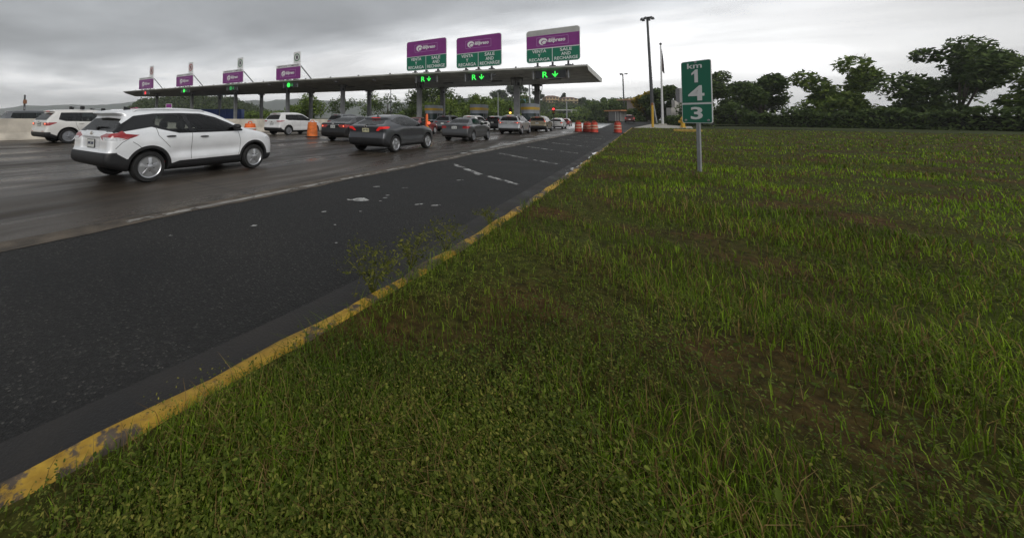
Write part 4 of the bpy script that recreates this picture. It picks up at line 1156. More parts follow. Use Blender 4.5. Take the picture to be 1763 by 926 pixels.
e = MB(); P = V[-n:]          # pale end fascia at the right-hand end, standing just proud of the slab
P2 = P + np.array([.03, 0, 0]); P3 = P + np.array([.16, 0, 0])
e.add(np.concatenate([P2, P3]), [tuple(range(n, 2 * n)), tuple(range(n))[::-1]] + [(k, (k + 1) % n, n + (k + 1) % n, n + k) for k in range(n)])
e.build('end_fascia', CTRIM, canopy)
for x in np.linspace(-100, -5, 20):
    gut = MB(); gut.box((x - cx0, 40.12 - cy0, canopy_top(x) + .06), (.12, .18, .16)); gut.build('roof_bracket', DARKST, canopy)
for x in np.linspace(-92, -10, 15):                  # seams between the soffit panels
    seam = MB(); zb_ = float(np.interp(x, backx, backz)); za_ = canopy_top(x) - .46
    seam.add([(x - .03 - cx0, 41.2 - cy0, za_ - .012), (x + .03 - cx0, 41.2 - cy0, za_ - .012), (x + .03 - cx0, 54.0 - cy0, zb_ - .012), (x - .03 - cx0, 54.0 - cy0, zb_ - .012)], [(0, 1, 2, 3)])
    seam.build('panel_seam', DARKST, canopy)
for x in (-12.2, -27.5, -34.0, -48.5):
    cmb = MB(); cmb.box((x - cx0, 40.2 - cy0, canopy_top(x) - .62), (.26, .5, .24), bev=.05); cmb.tube([(x - cx0, 40.5 - cy0, canopy_top(x) - .55), (x - cx0, 40.7 - cy0, canopy_top(x) - .2)], .04, 6)
    cmb.build('camera', DARKST, canopy)
for k, x in enumerate((-7.7, -14.1, -20.4, -30.0, -37, -45, -53)):
    lm = MB(); zb = float(np.interp(x, backx, backz))
    lm.box((x - cx0, 47.5 - cy0, (canopy_top(x) - .46) * .5 + zb * .5 - .10), (1.3, .35, .12), bev=.03)
    lm.build('light_fitting', COLM, canopy)
front_cols = [-11.15, -23.42, -36.68, -49.28, -64.8, -81.67, -99.29]
rear_cols = [-10.91, -24.25, -38.15, -52.58, -68.22, -84.94]
def column(x, y, zt, sz, big):
    c = MB(); c.box((x - cx0, y - cy0, (zt + .0) / 2), (sz, sz, zt), bev=.03)
    c.box((x - cx0, y - cy0, .35), (sz + .25, sz + .25, .7), bev=.05)
    c.box((x - cx0, y - cy0, zt - .12), (sz + .5, sz + .6, .20), bev=.03)
    o = c.build('column', COLM, canopy)
    s = MB()
    for sx in (-1, 1):
        pts = [(x + sx * sz * .5 - cx0, y - cy0, zt - 1.25), (x + sx * (sz * .5 + .28) - cx0, y - cy0, zt - .75), (x + sx * (sz * .5 + .34) - cx0, y - cy0, zt - .02)]
        s.tube(pts, .035, 6)
        s.tube([(x - cx0, y + sx * sz * .5 - cy0, zt - 1.0), (x - cx0, y + sx * (sz * .5 + .5) - cy0, zt - .02)], .03, 6)
    s.box((x + .25 - cx0, y - .2 - cy0, zt - .75), (.22, .25, .35), bev=.03)
    s.build('strut', DARKST, o)
def soffit(x, y):
    t = (y - 40.9) / 13.7
    xb = x
    return (canopy_top(x) - .46) * (1 - t) + float(np.interp(x, backx, backz)) * t
for x in front_cols: column(x, 45, soffit(x, 45) - .0, .55, True)
for x in rear_cols: column(x, 54.3, soffit(x, 54.3), .60, True)

# ------------------------------------------------------------------ overhead signs
PURPLE = mat('sign_purple', (.21, .026, .20), rough=.42, noise=.12, nscale=1.5)
PURPLE2 = mat('sign_purple_dark', (.085, .012, .095), rough=.42)
GREEN = mat('sign_green', (.003, .15, .085), rough=.42, noise=.1, nscale=1.5)
WHITE = mat('sign_white', (.75, .75, .75), rough=.45)
LILAC = mat('sign_lilac', (.42, .22, .44), rough=.45)
GREYP = mat('sign_bare_grey', (.40, .40, .385), rough=.5, noise=.1, nscale=2)
BLACKT = mat('sign_black', (.015, .015, .018), rough=.5)
def rrect(w, h, r, cx_=0, cz_=0, corners=(1, 1, 1, 1), n=6):
    P = []
    for k, (sx, sz) in enumerate(((1, -1), (1, 1), (-1, 1), (-1, -1))):
        if corners[k]:
            a0 = [-math.pi / 2, 0, math.pi / 2, math.pi][k]
            for i in range(n + 1):
                a = a0 + i / n * math.pi / 2
                P.append((cx_ + sx * (w / 2 - r) + r * math.cos(a), cz_ + sz * (h / 2 - r) + r * math.sin(a)))
        else: P.append((cx_ + sx * w / 2, cz_ + sz * h / 2))
    return P
def plate_fr(y): return lambda u, v, w: (u, y + w, v)
def logo(parent, w, cz, y):
    """white swirl with an e, AUTO above expreso, in a thin outlined box w wide"""
    h = w * .30
    b = MB()
    f = MB(); t = max(.035, w * .012)
    for (c, d) in (((0, y, cz + h / 2), (w, .012, t)), ((0, y, cz - h / 2), (w, .012, t)), ((-w / 2, y, cz), (t, .012, h - t)), ((w / 2, y, cz), (t, .012, h - t))):
        f.box(c, d)
    f.build('logo_frame', LILAC, parent)
    r = h * .42; lx = -w * .29
    ring = []; n = 40
    inner = []
    for k in range(n + 1):                         # crescent swirl
        a = math.radians(-20 + 290 * k / n)
        ring.append((lx + r * 1.12 * math.cos(a), cz + r * math.sin(a)))
        a2 = math.radians(-10 + 265 * k / n)
        inner.append((lx + r * .22 + r * .74 * math.cos(a2), cz - r * .24 + r * .66 * math.sin(a2)))
    V = [(u, y - .006, v) for u, v in ring] + [(u, y - .006, v) for u, v in inner]
    b.add(V, [(i, i + 1, n + 2 + i, n + 1 + i) for i in range(n)])
    add_text(b, 'e', 1.0, lx + r * .25, cz - r * .26, y - .008, height=r * .95, width=r * 1.0, bold=.05, shear=.2)
    add_text(b, 'AUTO', 1.0, -w * .02, cz + h * .24, y - .008, height=h * .17, width=w * .22, bold=.03, shear=.25)
    add_text(b, 'expreso', 1.0, w * .145, cz - h * .06, y - .008, height=h * .46, width=w * .54, bold=.03, shear=.15)
    b.build('logo', WHITE, parent)
def legs(parent, w, drop, z0, n=3):
    for k in range(n):
        x = -w / 2 + w * (k + .75) / (n + .5)
        l = MB(); l.box((x, .10, z0 - drop / 2), (.16, .16, drop + .1)); l.box((x, .1, z0 - drop + .06), (.5, .5, .10))
        l.tube([(x - .1, .15, z0 + .25), (x - .1, 1.1, z0 - drop + .05)], .04, 6)
        l.build('bracket', DARKST, parent)
def sale_sign(x0, x1, z0, z1, head, label):
    w, h = x1 - x0, z1 - z0; cx_ = (x0 + x1) / 2
    t = thing('toll_sign', label, 'sign', (cx_, 40.3, z0), 0, 'large sale and recharge signs on the canopy')
    b = MB(); b.prism(rrect(w, h, .28, 0, h / 2), .10, plate_fr(0)); b.build('board', WHITE, t)
    hh = h * .17 if head else 0
    gh = h * .475 if not head else h * .43
    ph = h - hh - gh
    mg = .045
    if head:
        q = MB(); q.prism(rrect(w - 2 * mg, hh - mg, .24, 0, h - hh / 2 - mg / 2, (0, 1, 1, 0)), .02, plate_fr(-.012)); q.build('blank_panel', GREYP, t)
    q = MB(); q.prism(rrect(w - 2 * mg, ph - mg, .24, 0, gh + ph / 2 - (0 if head else mg / 2), (0, not head, not head, 0)), .02, plate_fr(-.012)); q.build('purple_panel', PURPLE, t)
    for s_ in (-1, 1):
        q = MB(); pw = w / 2 - mg - .03
        q.prism(rrect(pw, gh - mg - .06, .24, s_ * (pw / 2 + .03), (gh - .06) / 2 + mg / 2, (s_ > 0, 0, 0, s_ < 0)), .02, plate_fr(-.012)); g = q.build('green_panel', GREEN, t)
        lt = MB(); lh = gh * .215
        words = ('VENTA', 'Y', 'RECARGA') if s_ < 0 else ('SALE', 'AND', 'RECHARGE')
        ww = {'VENTA': .27, 'Y': .055, 'RECARGA': .40, 'SALE': .21, 'AND': .17, 'RECHARGE': .42}
        for k, wd in enumerate(words):
            add_text(lt, wd, 1.0, s_ * (pw / 2 + .03), gh * (.80 - .29 * k), -.018, width=w * ww[wd], height=lh, bold=.012)
        lt.build('lettering', WHITE, g)
    logo(t, w * (.56 if not head else .585), gh + ph * .5, -.018)
    legs(t, w, max(.12, z0 - canopy_top(cx_)), 0)
    return t
sale_sign(-22.72, -17.52, 7.12, 10.72, False, 'purple and green sale and recharge sign, leftmost of the three large ones')
sale_sign(-16.34, -11.43, 6.96, 10.42, False, 'purple and green sale and recharge sign between two similar large signs')
sale_sign(-9.03, -4.40, 6.90, 10.16, True, 'large sale and recharge sign with a blank grey band across its top')
RINGR = mat('ring_red', (.35, .03, .03), rough=.5); RINGG = mat('ring_green', (.03, .16, .06), rough=.5)
def lane_sign(x0, x1, z0, z1, head, ring_m, slash, label):
    w, h = x1 - x0, z1 - z0; cx_ = (x0 + x1) / 2
    t = thing('lane_sign', label, 'sign', (cx_, 40.3, z0), 0, 'smaller purple signs on the left half of the canopy')
    b = MB(); b.prism(rrect(w, h, .22, 0, h / 2), .10, plate_fr(0)); b.build('board', WHITE, t)
    hh = h * .19
    q = MB(); q.prism(rrect(w - .06, h - hh - .05, .20, 0, (h - hh) / 2 + .01, (1, 0, 0, 1)), .02, plate_fr(-.012)); q.build('purple_panel', PURPLE, t)
    lt = MB(); add_text(lt, head, 1.0, 0, h - hh / 2 - .01, -.006, width=w * .86, height=hh * .62, bold=.01); lt.build('lettering', BLACKT, t)
    logo(t, w * .62, (h - hh) * .5, -.018)
    legs(t, w, max(.12, z0 - canopy_top(cx_)), 0)
    s_ = w * .27
    q = MB(); q.prism(rrect(s_, s_ * 1.15, .1, w / 2 - s_ * .55, h + s_ * .62), .06, plate_fr(.02))
    sq = q.build('truck_sign', WHITE, t)
    q = MB(); cx2, cz2 = w / 2 - s_ * .55, h + s_ * .62
    n = 28; V = []
    for k in range(n):
        a = 2 * math.pi * k / n
        V += [(cx2 + s_ * .40 * math.cos(a), .010, cz2 + s_ * .40 * math.sin(a)), (cx2 + s_ * .30 * math.cos(a), .010, cz2 + s_ * .30 * math.sin(a))]
    q.add(V, [(2 * k, 2 * k + 1, (2 * k + 3) % (2 * n), (2 * k + 2) % (2 * n)) for k in range(n)])
    if slash: q.box((cx2, .006, cz2), (s_ * .70, .008, s_ * .08), rot=Matrix.Rotation(math.radians(45), 3, 'Y'))
    q.build('ring', ring_m, sq)
    q = MB(); q.box((cx2, .012, cz2 + s_ * .04), (s_ * .26, .012, s_ * .28)); q.box((cx2 - s_ * .09, .012, cz2 - s_ * .15), (s_ * .08, .012, s_ * .1)); q.box((cx2 + s_ * .09, .012, cz2 - s_ * .15), (s_ * .08, .012, s_ * .1))
    q.build('truck_symbol', BLACKT, sq)
    q = MB(); q.box((cx2, .07, h + .1), (.08, .08, .5)); q.build('stem', DARKST, t)
    q = MB(); q.tube([(w / 2 - .05, .12, h * .82), (w / 2 + w * .17, 1.6, -.15)], .09, 6); q.build('brace', DARKST, t)
lane_sign(-47.0, -41.32, 7.35, 9.75, 'VEHICULOS Y CAMIONES', RINGG, False, 'purple lane sign with black truck symbol, nearest the large green signs')
lane_sign(-62.24, -55.9, 7.58, 10.0, 'VEHICULOS Y CAMIONES', RINGG, False, 'purple lane sign with black truck symbol and header, over the dimmest green signal')
lane_sign(-79.95, -72.95, 7.80, 10.45, 'SOLO / ONLY', RINGR, True, 'purple lane sign with crossed-out truck, second from the far left end')
lane_sign(-98.7, -90.8, 8.02, 10.85, 'SOLO / ONLY', RINGR, True, 'purple lane sign with crossed-out truck at the far left end')
LEDG = mat('led_green', (.02, .3, .05), emit=(.05, 1.0, .10), es=1.15)
LEDG2 = mat('led_green_dim', (.02, .12, .05), emit=(.05, .55, .12), es=.5)
LEDR = mat('led_red', (.3, .02, .02), emit=(1.0, .05, .06), es=1.4)
def signal(x, w, kind, label, group='lane signals under the canopy edge'):
    zt = canopy_top(x)
    t = thing('lane_signal', label, 'signal', (x, 40.52, zt - .78), 0, group)
    b = MB(); b.box((0, .15, .06), (w, .22, .78), bev=.03); b.build('housing', BLACKG, t)
    for s_ in (-1, 1):
        b = MB(); b.box((s_ * (w / 2 + .18), .12, .06), (.10, .14, .85)); b.box((s_ * (w / 2 + .06), .14, .06), (.3, .06, .06)); b.build('mounting', STEEL, t)
    l = MB(); y = .018
    if kind == 'R':
        add_text(l, 'R', 1.0, -w * .17, .05, y, height=.58, width=.48, bold=.015)
        l.box((w * .15, y, .10), (.10, .02, .46)); l.add([(w * .15 - .27, y - .01, .08), (w * .15, y - .01, -.26), (w * .15 + .27, y - .01, .08), (w * .15 + .20, y - .01, .14), (w * .15, y - .01, -.10), (w * .15 - .20, y - .01, .14)], [(0, 1, 4, 5), (1, 2, 3, 4)])
        l.build('led_symbol', LEDG, t)
    else:
        r = .36
        l.lathe([(.001, y - .02), (r, y - .012), (r, y + .02)], c=(-w * .12, 0, .05), n=20, axis='y')
        l.build('led_symbol', LEDR if kind == 'X' else (LEDG if kind == 'G' else LEDG2), t)
        if kind != 'X':
            l = MB(); l.box((w * .16, y, .12), (.10, .02, .44)); l.add([(w * .16 - .25, y - .01, .06), (w * .16, y - .01, -.22), (w * .16 + .25, y - .01, .06)], [(0, 1, 2)])
            l.build('led_arrow', LEDG2, t)
signal(-6.95, 2.7, 'R', 'green R and arrow signal under the grey banded sign')
signal(-14.0, 2.5, 'R', 'green R and arrow signal under the middle large sign')
signal(-20.2, 2.4, 'R', 'green R and arrow signal under the leftmost large sign')
signal(-43.9, 2.9, 'G', 'round green signal with dim arrow under the purple sign nearest the large signs')
signal(-59.6, 2.9, 'D', 'dim round green signal with the weakest light of the row')
signal(-76.6, 3.0, 'G', 'bright round green signal second from the left end of canopy')
signal(-95.2, 3.0, 'X', 'red lane signal at the far left end of the canopy')

# ------------------------------------------------------------------ islands, booths, barriers
for k, x in enumerate((-11.0, -17.2, -23.6)):
    mb = MB(); mb.box((x, 49.5, .08), (1.5, 17, .16), bev=.05); mb.build('traffic_island', PALEC, kind='structure')
BOOTH = mat('booth_grey', (.46, .50, .58), rough=.4, noise=.12, nscale=2)
BAND = mat('booth_yellow', (.88, .58, .07), rough=.5, noise=.12, nscale=2)
BGL = mat('booth_glass', (.03, .055, .06), rough=.08, spec=.7)
def capsule(w, l, n=10):
    P = []
    for k in range(n + 1):
        a = math.pi * k / n; P.append((w / 2 * math.cos(a), l / 2 - w / 2 + w / 2 * math.sin(a)))
    for k in range(n + 1):
        a = math.pi + math.pi * k / n; P.append((w / 2 * math.cos(a), -l / 2 + w / 2 + w / 2 * math.sin(a)))
    return P
def booth(x, label, group='toll booths on their islands'):
    t = thing('toll_booth', label, 'booth', (x, 49.6, .164), 0, group)
    up = lambda z: (lambda u, v, w: (u, v, z + w))
    for nm, w, l, z, h, m in (('wall', 1.5, 3.8, 0, 1.02, BOOTH), ('window', 1.46, 3.76, 1.02, .85, BGL), ('upper_wall', 1.52, 3.82, 1.87, .42, BOOTH), ('yellow_band', 1.62, 3.92, 2.29, .34, BAND), ('roof', 1.58, 3.88, 2.63, .40, BOOTH)):
        q = MB(); q.prism(capsule(w, l), h, up(z)); o = q.build(nm, m, t, smooth=True, angle=35)
        if nm == 'window':
            for a in (-1.2, -.4, .4, 1.2):
                for s_ in (-1, 1):
                    f = MB(); f.box((s_ * .725 * (1 if abs(a) < 1 else .9), a, 1.445), (.06, .08, .85)); f.build('mullion', BOOTH, o)
booth(-23.5, 'grey toll booth with yellow band, leftmost of the three in view')
booth(-17.0, 'grey toll booth with yellow band, between the other two booths')
booth(-10.75, 'grey toll booth with yellow band under the blue billboard')
# jersey barrier beside the queue
BARM = mat('barrier_concrete', (.56, .51, .43), rough=.8, noise=.28, nscale=1.2, bump=.25, bscale=20)
bar = MB()
prof = [(-.42, 0), (-.40, .10), (-.24, .40), (-.14, 1.17), (.14, 1.17), (.24, .40), (.40, .10), (.42, 0)]
ysb = np.arange(-14, 42.1, 4.0); V = []; Fs = []
for i, y in enumerate(ysb):
    xb = -27.1 - .0285 * (y - 4) * (1.4 if y > 4 else 1)
    for (u, z) in prof: V.append((xb + u, y, z))
n = len(prof)
for i in range(len(ysb) - 1):
    for k in range(n - 1): Fs.append((n * i + k, n * (i + 1) + k, n * (i + 1) + k + 1, n * i + k + 1))
Fs += [tuple(range(n)), tuple(range(n * (len(ysb) - 1), n * len(ysb)))[::-1]]
bar.add(V, Fs)
bo = bar.build('concrete_barrier', BARM); tag(bo, 'long pale concrete barrier running behind the white cars', 'barrier')
ORANGE = mat('barrel_orange', (.80, .15, .025), rough=.5, noise=.2, nscale=4)
ORANGED = mat('barrel_orange_dirty', (.66, .16, .03), rough=.6, noise=.35, nscale=5)
REFW = mat('reflective_white', (.62, .60, .56), rough=.4, noise=.15, nscale=6)
REDO = mat('barrel_red_orange', (.50, .05, .025), rough=.5, noise=.25, nscale=5)
REFP = mat('reflective_peach', (.60, .42, .30), rough=.45, noise=.2, nscale=6)
def barrel(x, y, label, m=ORANGE, bands=REFW, plain=False, group='orange traffic barrels', tilt=0.0, z=.004, rz=0.0, hk=1.0, wk=1.0):
    t = thing('traffic_barrel', label, 'barrel', (x, y, z), rz, group)
    b = MB()
    P = [(.295, .05), (.29, .09), (.285, .33), (.275, .34), (.272, .58), (.262, .59), (.258, .80), (.245, .81), (.235, .95), (.15, .97), (.001, .97)]
    b.lathe(P, n=28); bd = b.build('drum', m, t, smooth=True, angle=30)
    hb = MB(); hb.tube([(-.13, 0, .95), (-.12, 0, 1.04), (-.06, 0, 1.075), (.06, 0, 1.075), (.12, 0, 1.04), (.13, 0, .95)], .024, 8); hb.build('handle', m, bd, smooth=True)
    if not plain:
        for (z0, z1, r0, r1) in ((.36, .47, .278, .276), (.61, .72, .266, .263)):
            q = MB(); q.lathe([(r0 + .004, z0), (r1 + .004, z1)], n=28); q.v[-1] = q.v[-1]; q.build('reflective_band', bands, bd, smooth=True)
    q = MB(); q.lathe([(.40, 0), (.40, .035), (.30, .06), (.001, .06)], n=24); q.build('rubber_base', RUBBER, t, smooth=True, angle=30)
    t.rotation_euler = (tilt, 0, rz)
    t.scale = (wk, wk, hk)
    return t
barrel(-18.04, 18.8, 'plain faded orange barrel with no bands, between the two white and black cars', ORANGED, plain=True, hk=1.06, wk=1.3)
barrel(-18.3, 13.75, 'bright orange barrel with one wide white band beside concrete barrier', wk=1.3)
barrel(-5.35, 46.2, 'red and white banded barrel, leftmost of the clustered row', REDO, REFP, hk=1.1, wk=1.15)
barrel(-4.75, 47.0, 'dirty barrel with peach bands in the middle of the cluster', REDO, REFP, rz=.5, tilt=.05)
barrel(-4.35, 46.3, 'leaning barrel tucked behind the right end of the clustered row', REDO, REFP, rz=1.0, tilt=-.06)
barrel(-3.85, 45.3, 'red and white banded barrel at the front right of the cluster', REDO, REFP, hk=1.1, wk=1.15)
barrel(-1.95, 46.3, 'red and white banded barrel standing alone near the kerb', REDO, REFP, hk=1.1, wk=1.12)
t = thing('delineator_post', 'orange delineator post with red lamp and yellow base behind the dark grey crossover', 'post', (-12.7, 25.6, 0))
q = MB(); q.lathe([(.10, .72), (.09, 1.3), (.085, 1.62), (.05, 1.68), (.001, 1.69)], n=14); q.build('post', ORANGE, t, smooth=True, angle=40)
q = MB(); q.lathe([(.001, 0), (.3, .0), (.3, .45), (.22, .62), (.10, .74)], n=18); q.build('base', mat('post_yellow', (.55, .38, .04), rough=.5), t, smooth=True, angle=40)
q = MB(); q.lathe([(.001, -.03), (.11, -.02), (.11, .05)], c=(.2, -.1, 1.0), n=16, axis='y'); q.build('lamp', mat('post_lamp', (.8, .1, .05), emit=(1, .2, .10), es=.9), t)
def traffic_light(x, y, z, lit, label):
    t = thing('traffic_light', label, 'traffic light', (x, y, .164 if y < 58 else 0))
    q = MB(); q.tube([(0, 0, 0), (0, 0, z - .1)], .06, 8); q.build('pole', DARKST, t)
    q = MB(); q.box((0, 0, z + .28), (.36, .22, .95), bev=.04); h = q.build('housing', BLACKP, t)
    for k, nm in enumerate(('red', 'amber')):
        on = nm == lit; c = (.8, .05, .05) if nm == 'red' else (.9, .55, .1)
        q = MB(); q.lathe([(.001, -.165), (.15 if on else .12, -.15), (.15, -.11)], c=(0, 0, z + .50 - .44 * k), n=18, axis='y')
        q.build('lens', mat('lens_%s_%s' % (nm, on), tuple(a * .3 for a in c), rough=.2, emit=c if on else None, es=2.2 if on else 0), h)
traffic_light(-13.87, 52.7, 1.95, 'amber', 'small traffic light showing amber beside a canopy column')
traffic_light(-9.33, 56.4, 2.05, 'red', 'small traffic light showing red above the white hatchback')
# ------------------------------------------------------------------ cars in the queue
SILVERP = paint('silver_white_paint', (.88, .895, .915), metal=.25)
WHITEP = paint('white_paint', (.70, .69, .66))
WHITEP2 = paint('plain_white_paint', (.68, .68, .68))
CHARP = paint('charcoal_paint', (.075, .078, .086), metal=.55)
GREYPT = paint('grey_paint', (.085, .087, .092), metal=.5)
BLACKPT = paint('black_paint', (.006, .006, .007))
SILV2 = paint('silver_paint', (.40, .41, .42), metal=.6)
GOLDP = paint('gold_paint', (.30, .255, .17), metal=.5)
MIDGREY = paint('mid_grey_paint', (.14, .145, .155), metal=.4)
REDP = paint('dark_red_paint', (.16, .02, .02))
sh_cross = CarShape(CROSSOVER, .024)
sh_coupe = CarShape(COUPE_SUV, .028)
sh_sedan = CarShape(SEDAN, .032)
sh_dark = CarShape(SEDAN_DARK, .034)
sh_lux = CarShape(LUX_SUV, .032)
sh_mid = CarShape(MID_SUV, .034)
sh_silver = CarShape(SILVER_SUV, .038)
sh_box = CarShape(BOX_SUV, .042)
sh_hatch = CarShape(HATCH, .042)
GQ = 'cars queueing for the toll lanes'
k_ = build_car(sh_cross, 'parked_crossover', 'white and black compact crossover nearest the camera with red boomerang tail lights', 'car', -8.82, 2.60, SILVERP, GQ, plate='JWK 681', glass=GLASS2, wheel=(5, 0), rz=.045, scale=(1.07, 1.035, .969))
k_.name = 'crossover_car'
c_ = build_car(sh_lux, 'suv_car', 'cream white large SUV with roof bars and lit red tail light beside the barrier', 'car', -22.9, 4.8, WHITEP, GQ, rz=.07, scale=(1.12, 1.06, 1.01), wheel=(5, .2), rim=ALLOYD, lit=True, plate='HBC 274')
for ys_ in (1.55, 2.45):                                  # cross bars with black feet
    q = MB(); z = sh_lux.surf_z(.0, ys_) + .13
    q.tube([(-.62, ys_ - .93, z), (.62, ys_ - .93, z)], .022, 8); br = q.build('roof_bar', ALLOY, c_, smooth=True)
    for s_ in (-1, 1):
        f = MB(); f.box((s_ * .60, ys_ - .93, z - .05), (.14, .17, .17), bev=.03); f.build('bar_foot', BLACKP, br)
build_car(sh_mid, 'suv_car', 'white SUV with red horizontal tail lights behind the plain orange barrel', 'car', -21.9, 18.4, WHITEP2, GQ, scale=(1.05, 1.08, 1.03), wheel=(5, 0), rim=ALLOYD, plate='FKR 913')
build_car(sh_dark, 'sedan_car', 'black sedan with chrome strip and white plate right of the plain orange barrel', 'car', -13.75, 15.9, BLACKPT, GQ, scale=(1.08, 1.0, 1.0), rz=.02, lit=True, rim=ALLOYD, plate='IRT 508')
build_car(sh_coupe, 'crossover_car', 'dark grey coupe crossover with lit tail lights and a cream number plate', 'car', -8.53, 11.85, CHARP, GQ, scale=(1.05, 1.055, .97), wheel=(5, .16), plate='JGP 352', plate_mat=PLATEY, tail_mat=TAILLIT, lit=True, glass=GLASS2)
build_car(sh_sedan, 'sedan_car', 'dark grey small sedan with unlit red tail lights ahead of the coupe crossover', 'car', -8.75, 21.15, GREYPT, GQ, scale=(1.05, 1.02, .988), wheel=(5, .14), rim=ALLOYD, plate='GZT 446')
build_car(sh_silver, 'suv_car', 'silver SUV with thin chrome strip waiting behind the gold SUV', 'car', -9.13, 34.0, SILV2, GQ, scale=(1.03, 1.01, 1.01), lit=True, detail=1, rim=ALLOYD)
build_car(sh_box, 'suv_car', 'gold beige boxy SUV with tall tail lights under the canopy', 'car', -9.02, 44.55, GOLDP, GQ, lit=True, detail=1, rim=ALLOYD)
build_car(sh_hatch, 'hatchback_car', 'white hatchback leaving the toll lane ahead of the gold SUV', 'car', -9.55, 59.2, WHITEP2, GQ, lit=True, detail=1, rim=ALLOYD)
build_car(sh_silver, 'suv_car', 'dark grey SUV with pale roof partly hidden behind the black sedan', 'car', -21.6, 25.2, MIDGREY, GQ, detail=0)
build_car(sh_sedan, 'sedan_car', 'dark red sedan mostly hidden behind the coupe crossover', 'car', -15.3, 27.3, REDP, GQ, detail=0)
build_car(sh_mid, 'suv_car', 'mid grey SUV seen behind the roof of the small grey sedan', 'car', -16.0, 35.6, MIDGREY, GQ, detail=0)
build_car(sh_mid, 'suv_car', 'white SUV squeezed between the small grey sedan and silver SUV', 'car', -13.35, 35.6, WHITEP2, GQ, detail=1, lit=True, tail_mat=TAILLIT)
build_car(sh_box, 'suv_car', 'black SUV with lit brake light left of the silver SUV', 'car', -14.0, 45.2, BLACKPT, GQ, detail=1, lit=True)
build_car(sh_hatch, 'hatchback_car', 'dark red hatchback driving off beyond the toll canopy', 'car', -12.2, 85.5, REDP, None, detail=0, lit=True)
build_car(sh_hatch, 'hatchback_car', 'red brown hatchback on the side road near the lattice screen', 'car', -1.95, 92.6, paint('brown_red_paint', (.10, .03, .028)), None, detail=0, lit=True, z0=.80)
build_car(sh_silver, 'suv_car', 'dark grey SUV beyond the barrier at the left edge', 'car', -33.4, 5.0, MIDGREY, 'cars beyond the barrier', detail=1, lit=False)
build_car(sh_sedan, 'sedan_car', 'pale silver sedan cut by the left edge beyond the barrier', 'car', -37.5, 1.9, SILV2, 'cars beyond the barrier', detail=0)

# ------------------------------------------------------------------ poles, signs and buildings around the plaza
def pole_(name, label, cat, x, y, h, r0, r1, m, z=0.0, lean=(0, 0)):
    t = thing(name, label, cat, (x, y, z))
    q = MB(); q.tube([(0, 0, 0), (lean[0] * .5, lean[1] * .5, h * .5), (lean[0], lean[1], h)], [r0, (r0 + r1) / 2, r1], 10)
    q.build('pole', m, t, smooth=True, angle=50)
    return t
t = pole_('light_mast', 'tall dark high mast light with a ring of floodlights', 'light mast', 1.99, 109.9, 24.6, .36, .20, DARKST, z=.5, lean=(-.65, -.30))
q = MB(); q.lathe([(.6, 24.45), (.65, 24.55), (.6, 24.65), (.3, 24.7), (.3, 24.4)], c=(-.65, -.30, -.1), n=16); ring_ = q.build('lamp_ring', DARKST, t)
for k in range(6):
    a = k * math.pi / 3 + .2
    q = MB(); q.lathe([(.001, .35), (.16, .3), (.32, -.25), (.001, -.3)], c=(-.65 + 1.05 * math.cos(a), -.30 + 1.05 * math.sin(a), 24.2), n=10)
    q.tube([(-.65 + .5 * math.cos(a), -.30 + .5 * math.sin(a), 24.5), (-.65 + 1.05 * math.cos(a), -.30 + 1.05 * math.sin(a), 24.5)], .07, 5)
    q.build('floodlight', DARKST, t)
t = pole_('light_mast', 'distant thinner mast light standing beyond the canopy end', 'light mast', -5.2, 174.3, 18.3, .30, .18, DARKST, z=.4, lean=(-.25, -.1))
for k in range(3):
    a = k * 2.1
    q = MB(); q.box((-.25 + 1.0 * math.cos(a), -.1 + 1.0 * math.sin(a), 18.2), (1.0, .6, .45), rz=a, bev=.1); q.build('floodlight', DARKST, t)
FLAGP = mat('flagpole_white', (.55, .55, .55), rough=.35, noise=.1)
t = pole_('flagpole', 'pale steel flagpole with a drooping wet flag', 'flagpole', 2.98, 90.9, 15.2, .20, .09, FLAGP, z=.30)
q = MB(); q.lathe([(.001, 15.1), (.16, 15.2), (.2, 15.35), (.16, 15.5), (.001, 15.6)], n=12); q.build('finial', DARKST, t, smooth=True)
q = MB(); q.box((0, 0, .18), (1.2, 1.2, .35), bev=.05); q.build('footing', PALEC, t)
q = MB(); q.box((.12, 0, 2.3), (.2, .2, .5), bev=.03); q.build('halyard_box', STEEL, t)
fl = MB(); V = []; nu, nvv = 10, 16
for j in range(nvv + 1):
    for i in range(nu + 1):
        u, v = i / nu, j / nvv
        V.append((.12 + .50 * u * (.35 + .65 * v) * (1 - .35 * v), .16 * math.sin(u * 9 + v * 2) * (.4 + u), 14.6 - v * 4.4 - u * (1.4 - .8 * v)))
fl.add(V, [(j * (nu + 1) + i, j * (nu + 1) + i + 1, (j + 1) * (nu + 1) + i + 1, (j + 1) * (nu + 1) + i) for j in range(nvv) for i in range(nu)], 0)
fl.m = [0 if (k // nu) < 6 else (1 if (k % nu) % 4 < 2 else 2) for k in range(len(fl.f))]
FLC = [mat('flag_dark', (.03, .045, .05), rough=.8), mat('flag_red', (.10, .025, .03), rough=.8), mat('flag_pale', (.20, .20, .20), rough=.8)]
fo = fl.build('flag', FLC, None, smooth=True); fo.location = (2.98, 90.9, .30); tag(fo, 'dark wet flag hanging limp from the flagpole', 'flag')
YEL = mat('post_yellow_paint', (.50, .30, .02), rough=.5, noise=.15)
t = pole_('yellow_post', 'tall yellow painted post at the edge of the footpath', 'post', 1.35, 79.2, 4.0, .16, .16, YEL, z=.1)
q = MB(); q.lathe([(.165, 3.7), (.18, 3.72), (.18, 3.95), (.10, 4.08), (.001, 4.1)], n=14); q.build('cap', mat('rust_red', (.18, .05, .02), rough=.7), t)
t = pole_('bent_post', 'thin grey post leaning beside the mast light', 'post', 2.4, 100.5, 4.2, .14, .12, STEEL, z=.5, lean=(-.5, -.2))
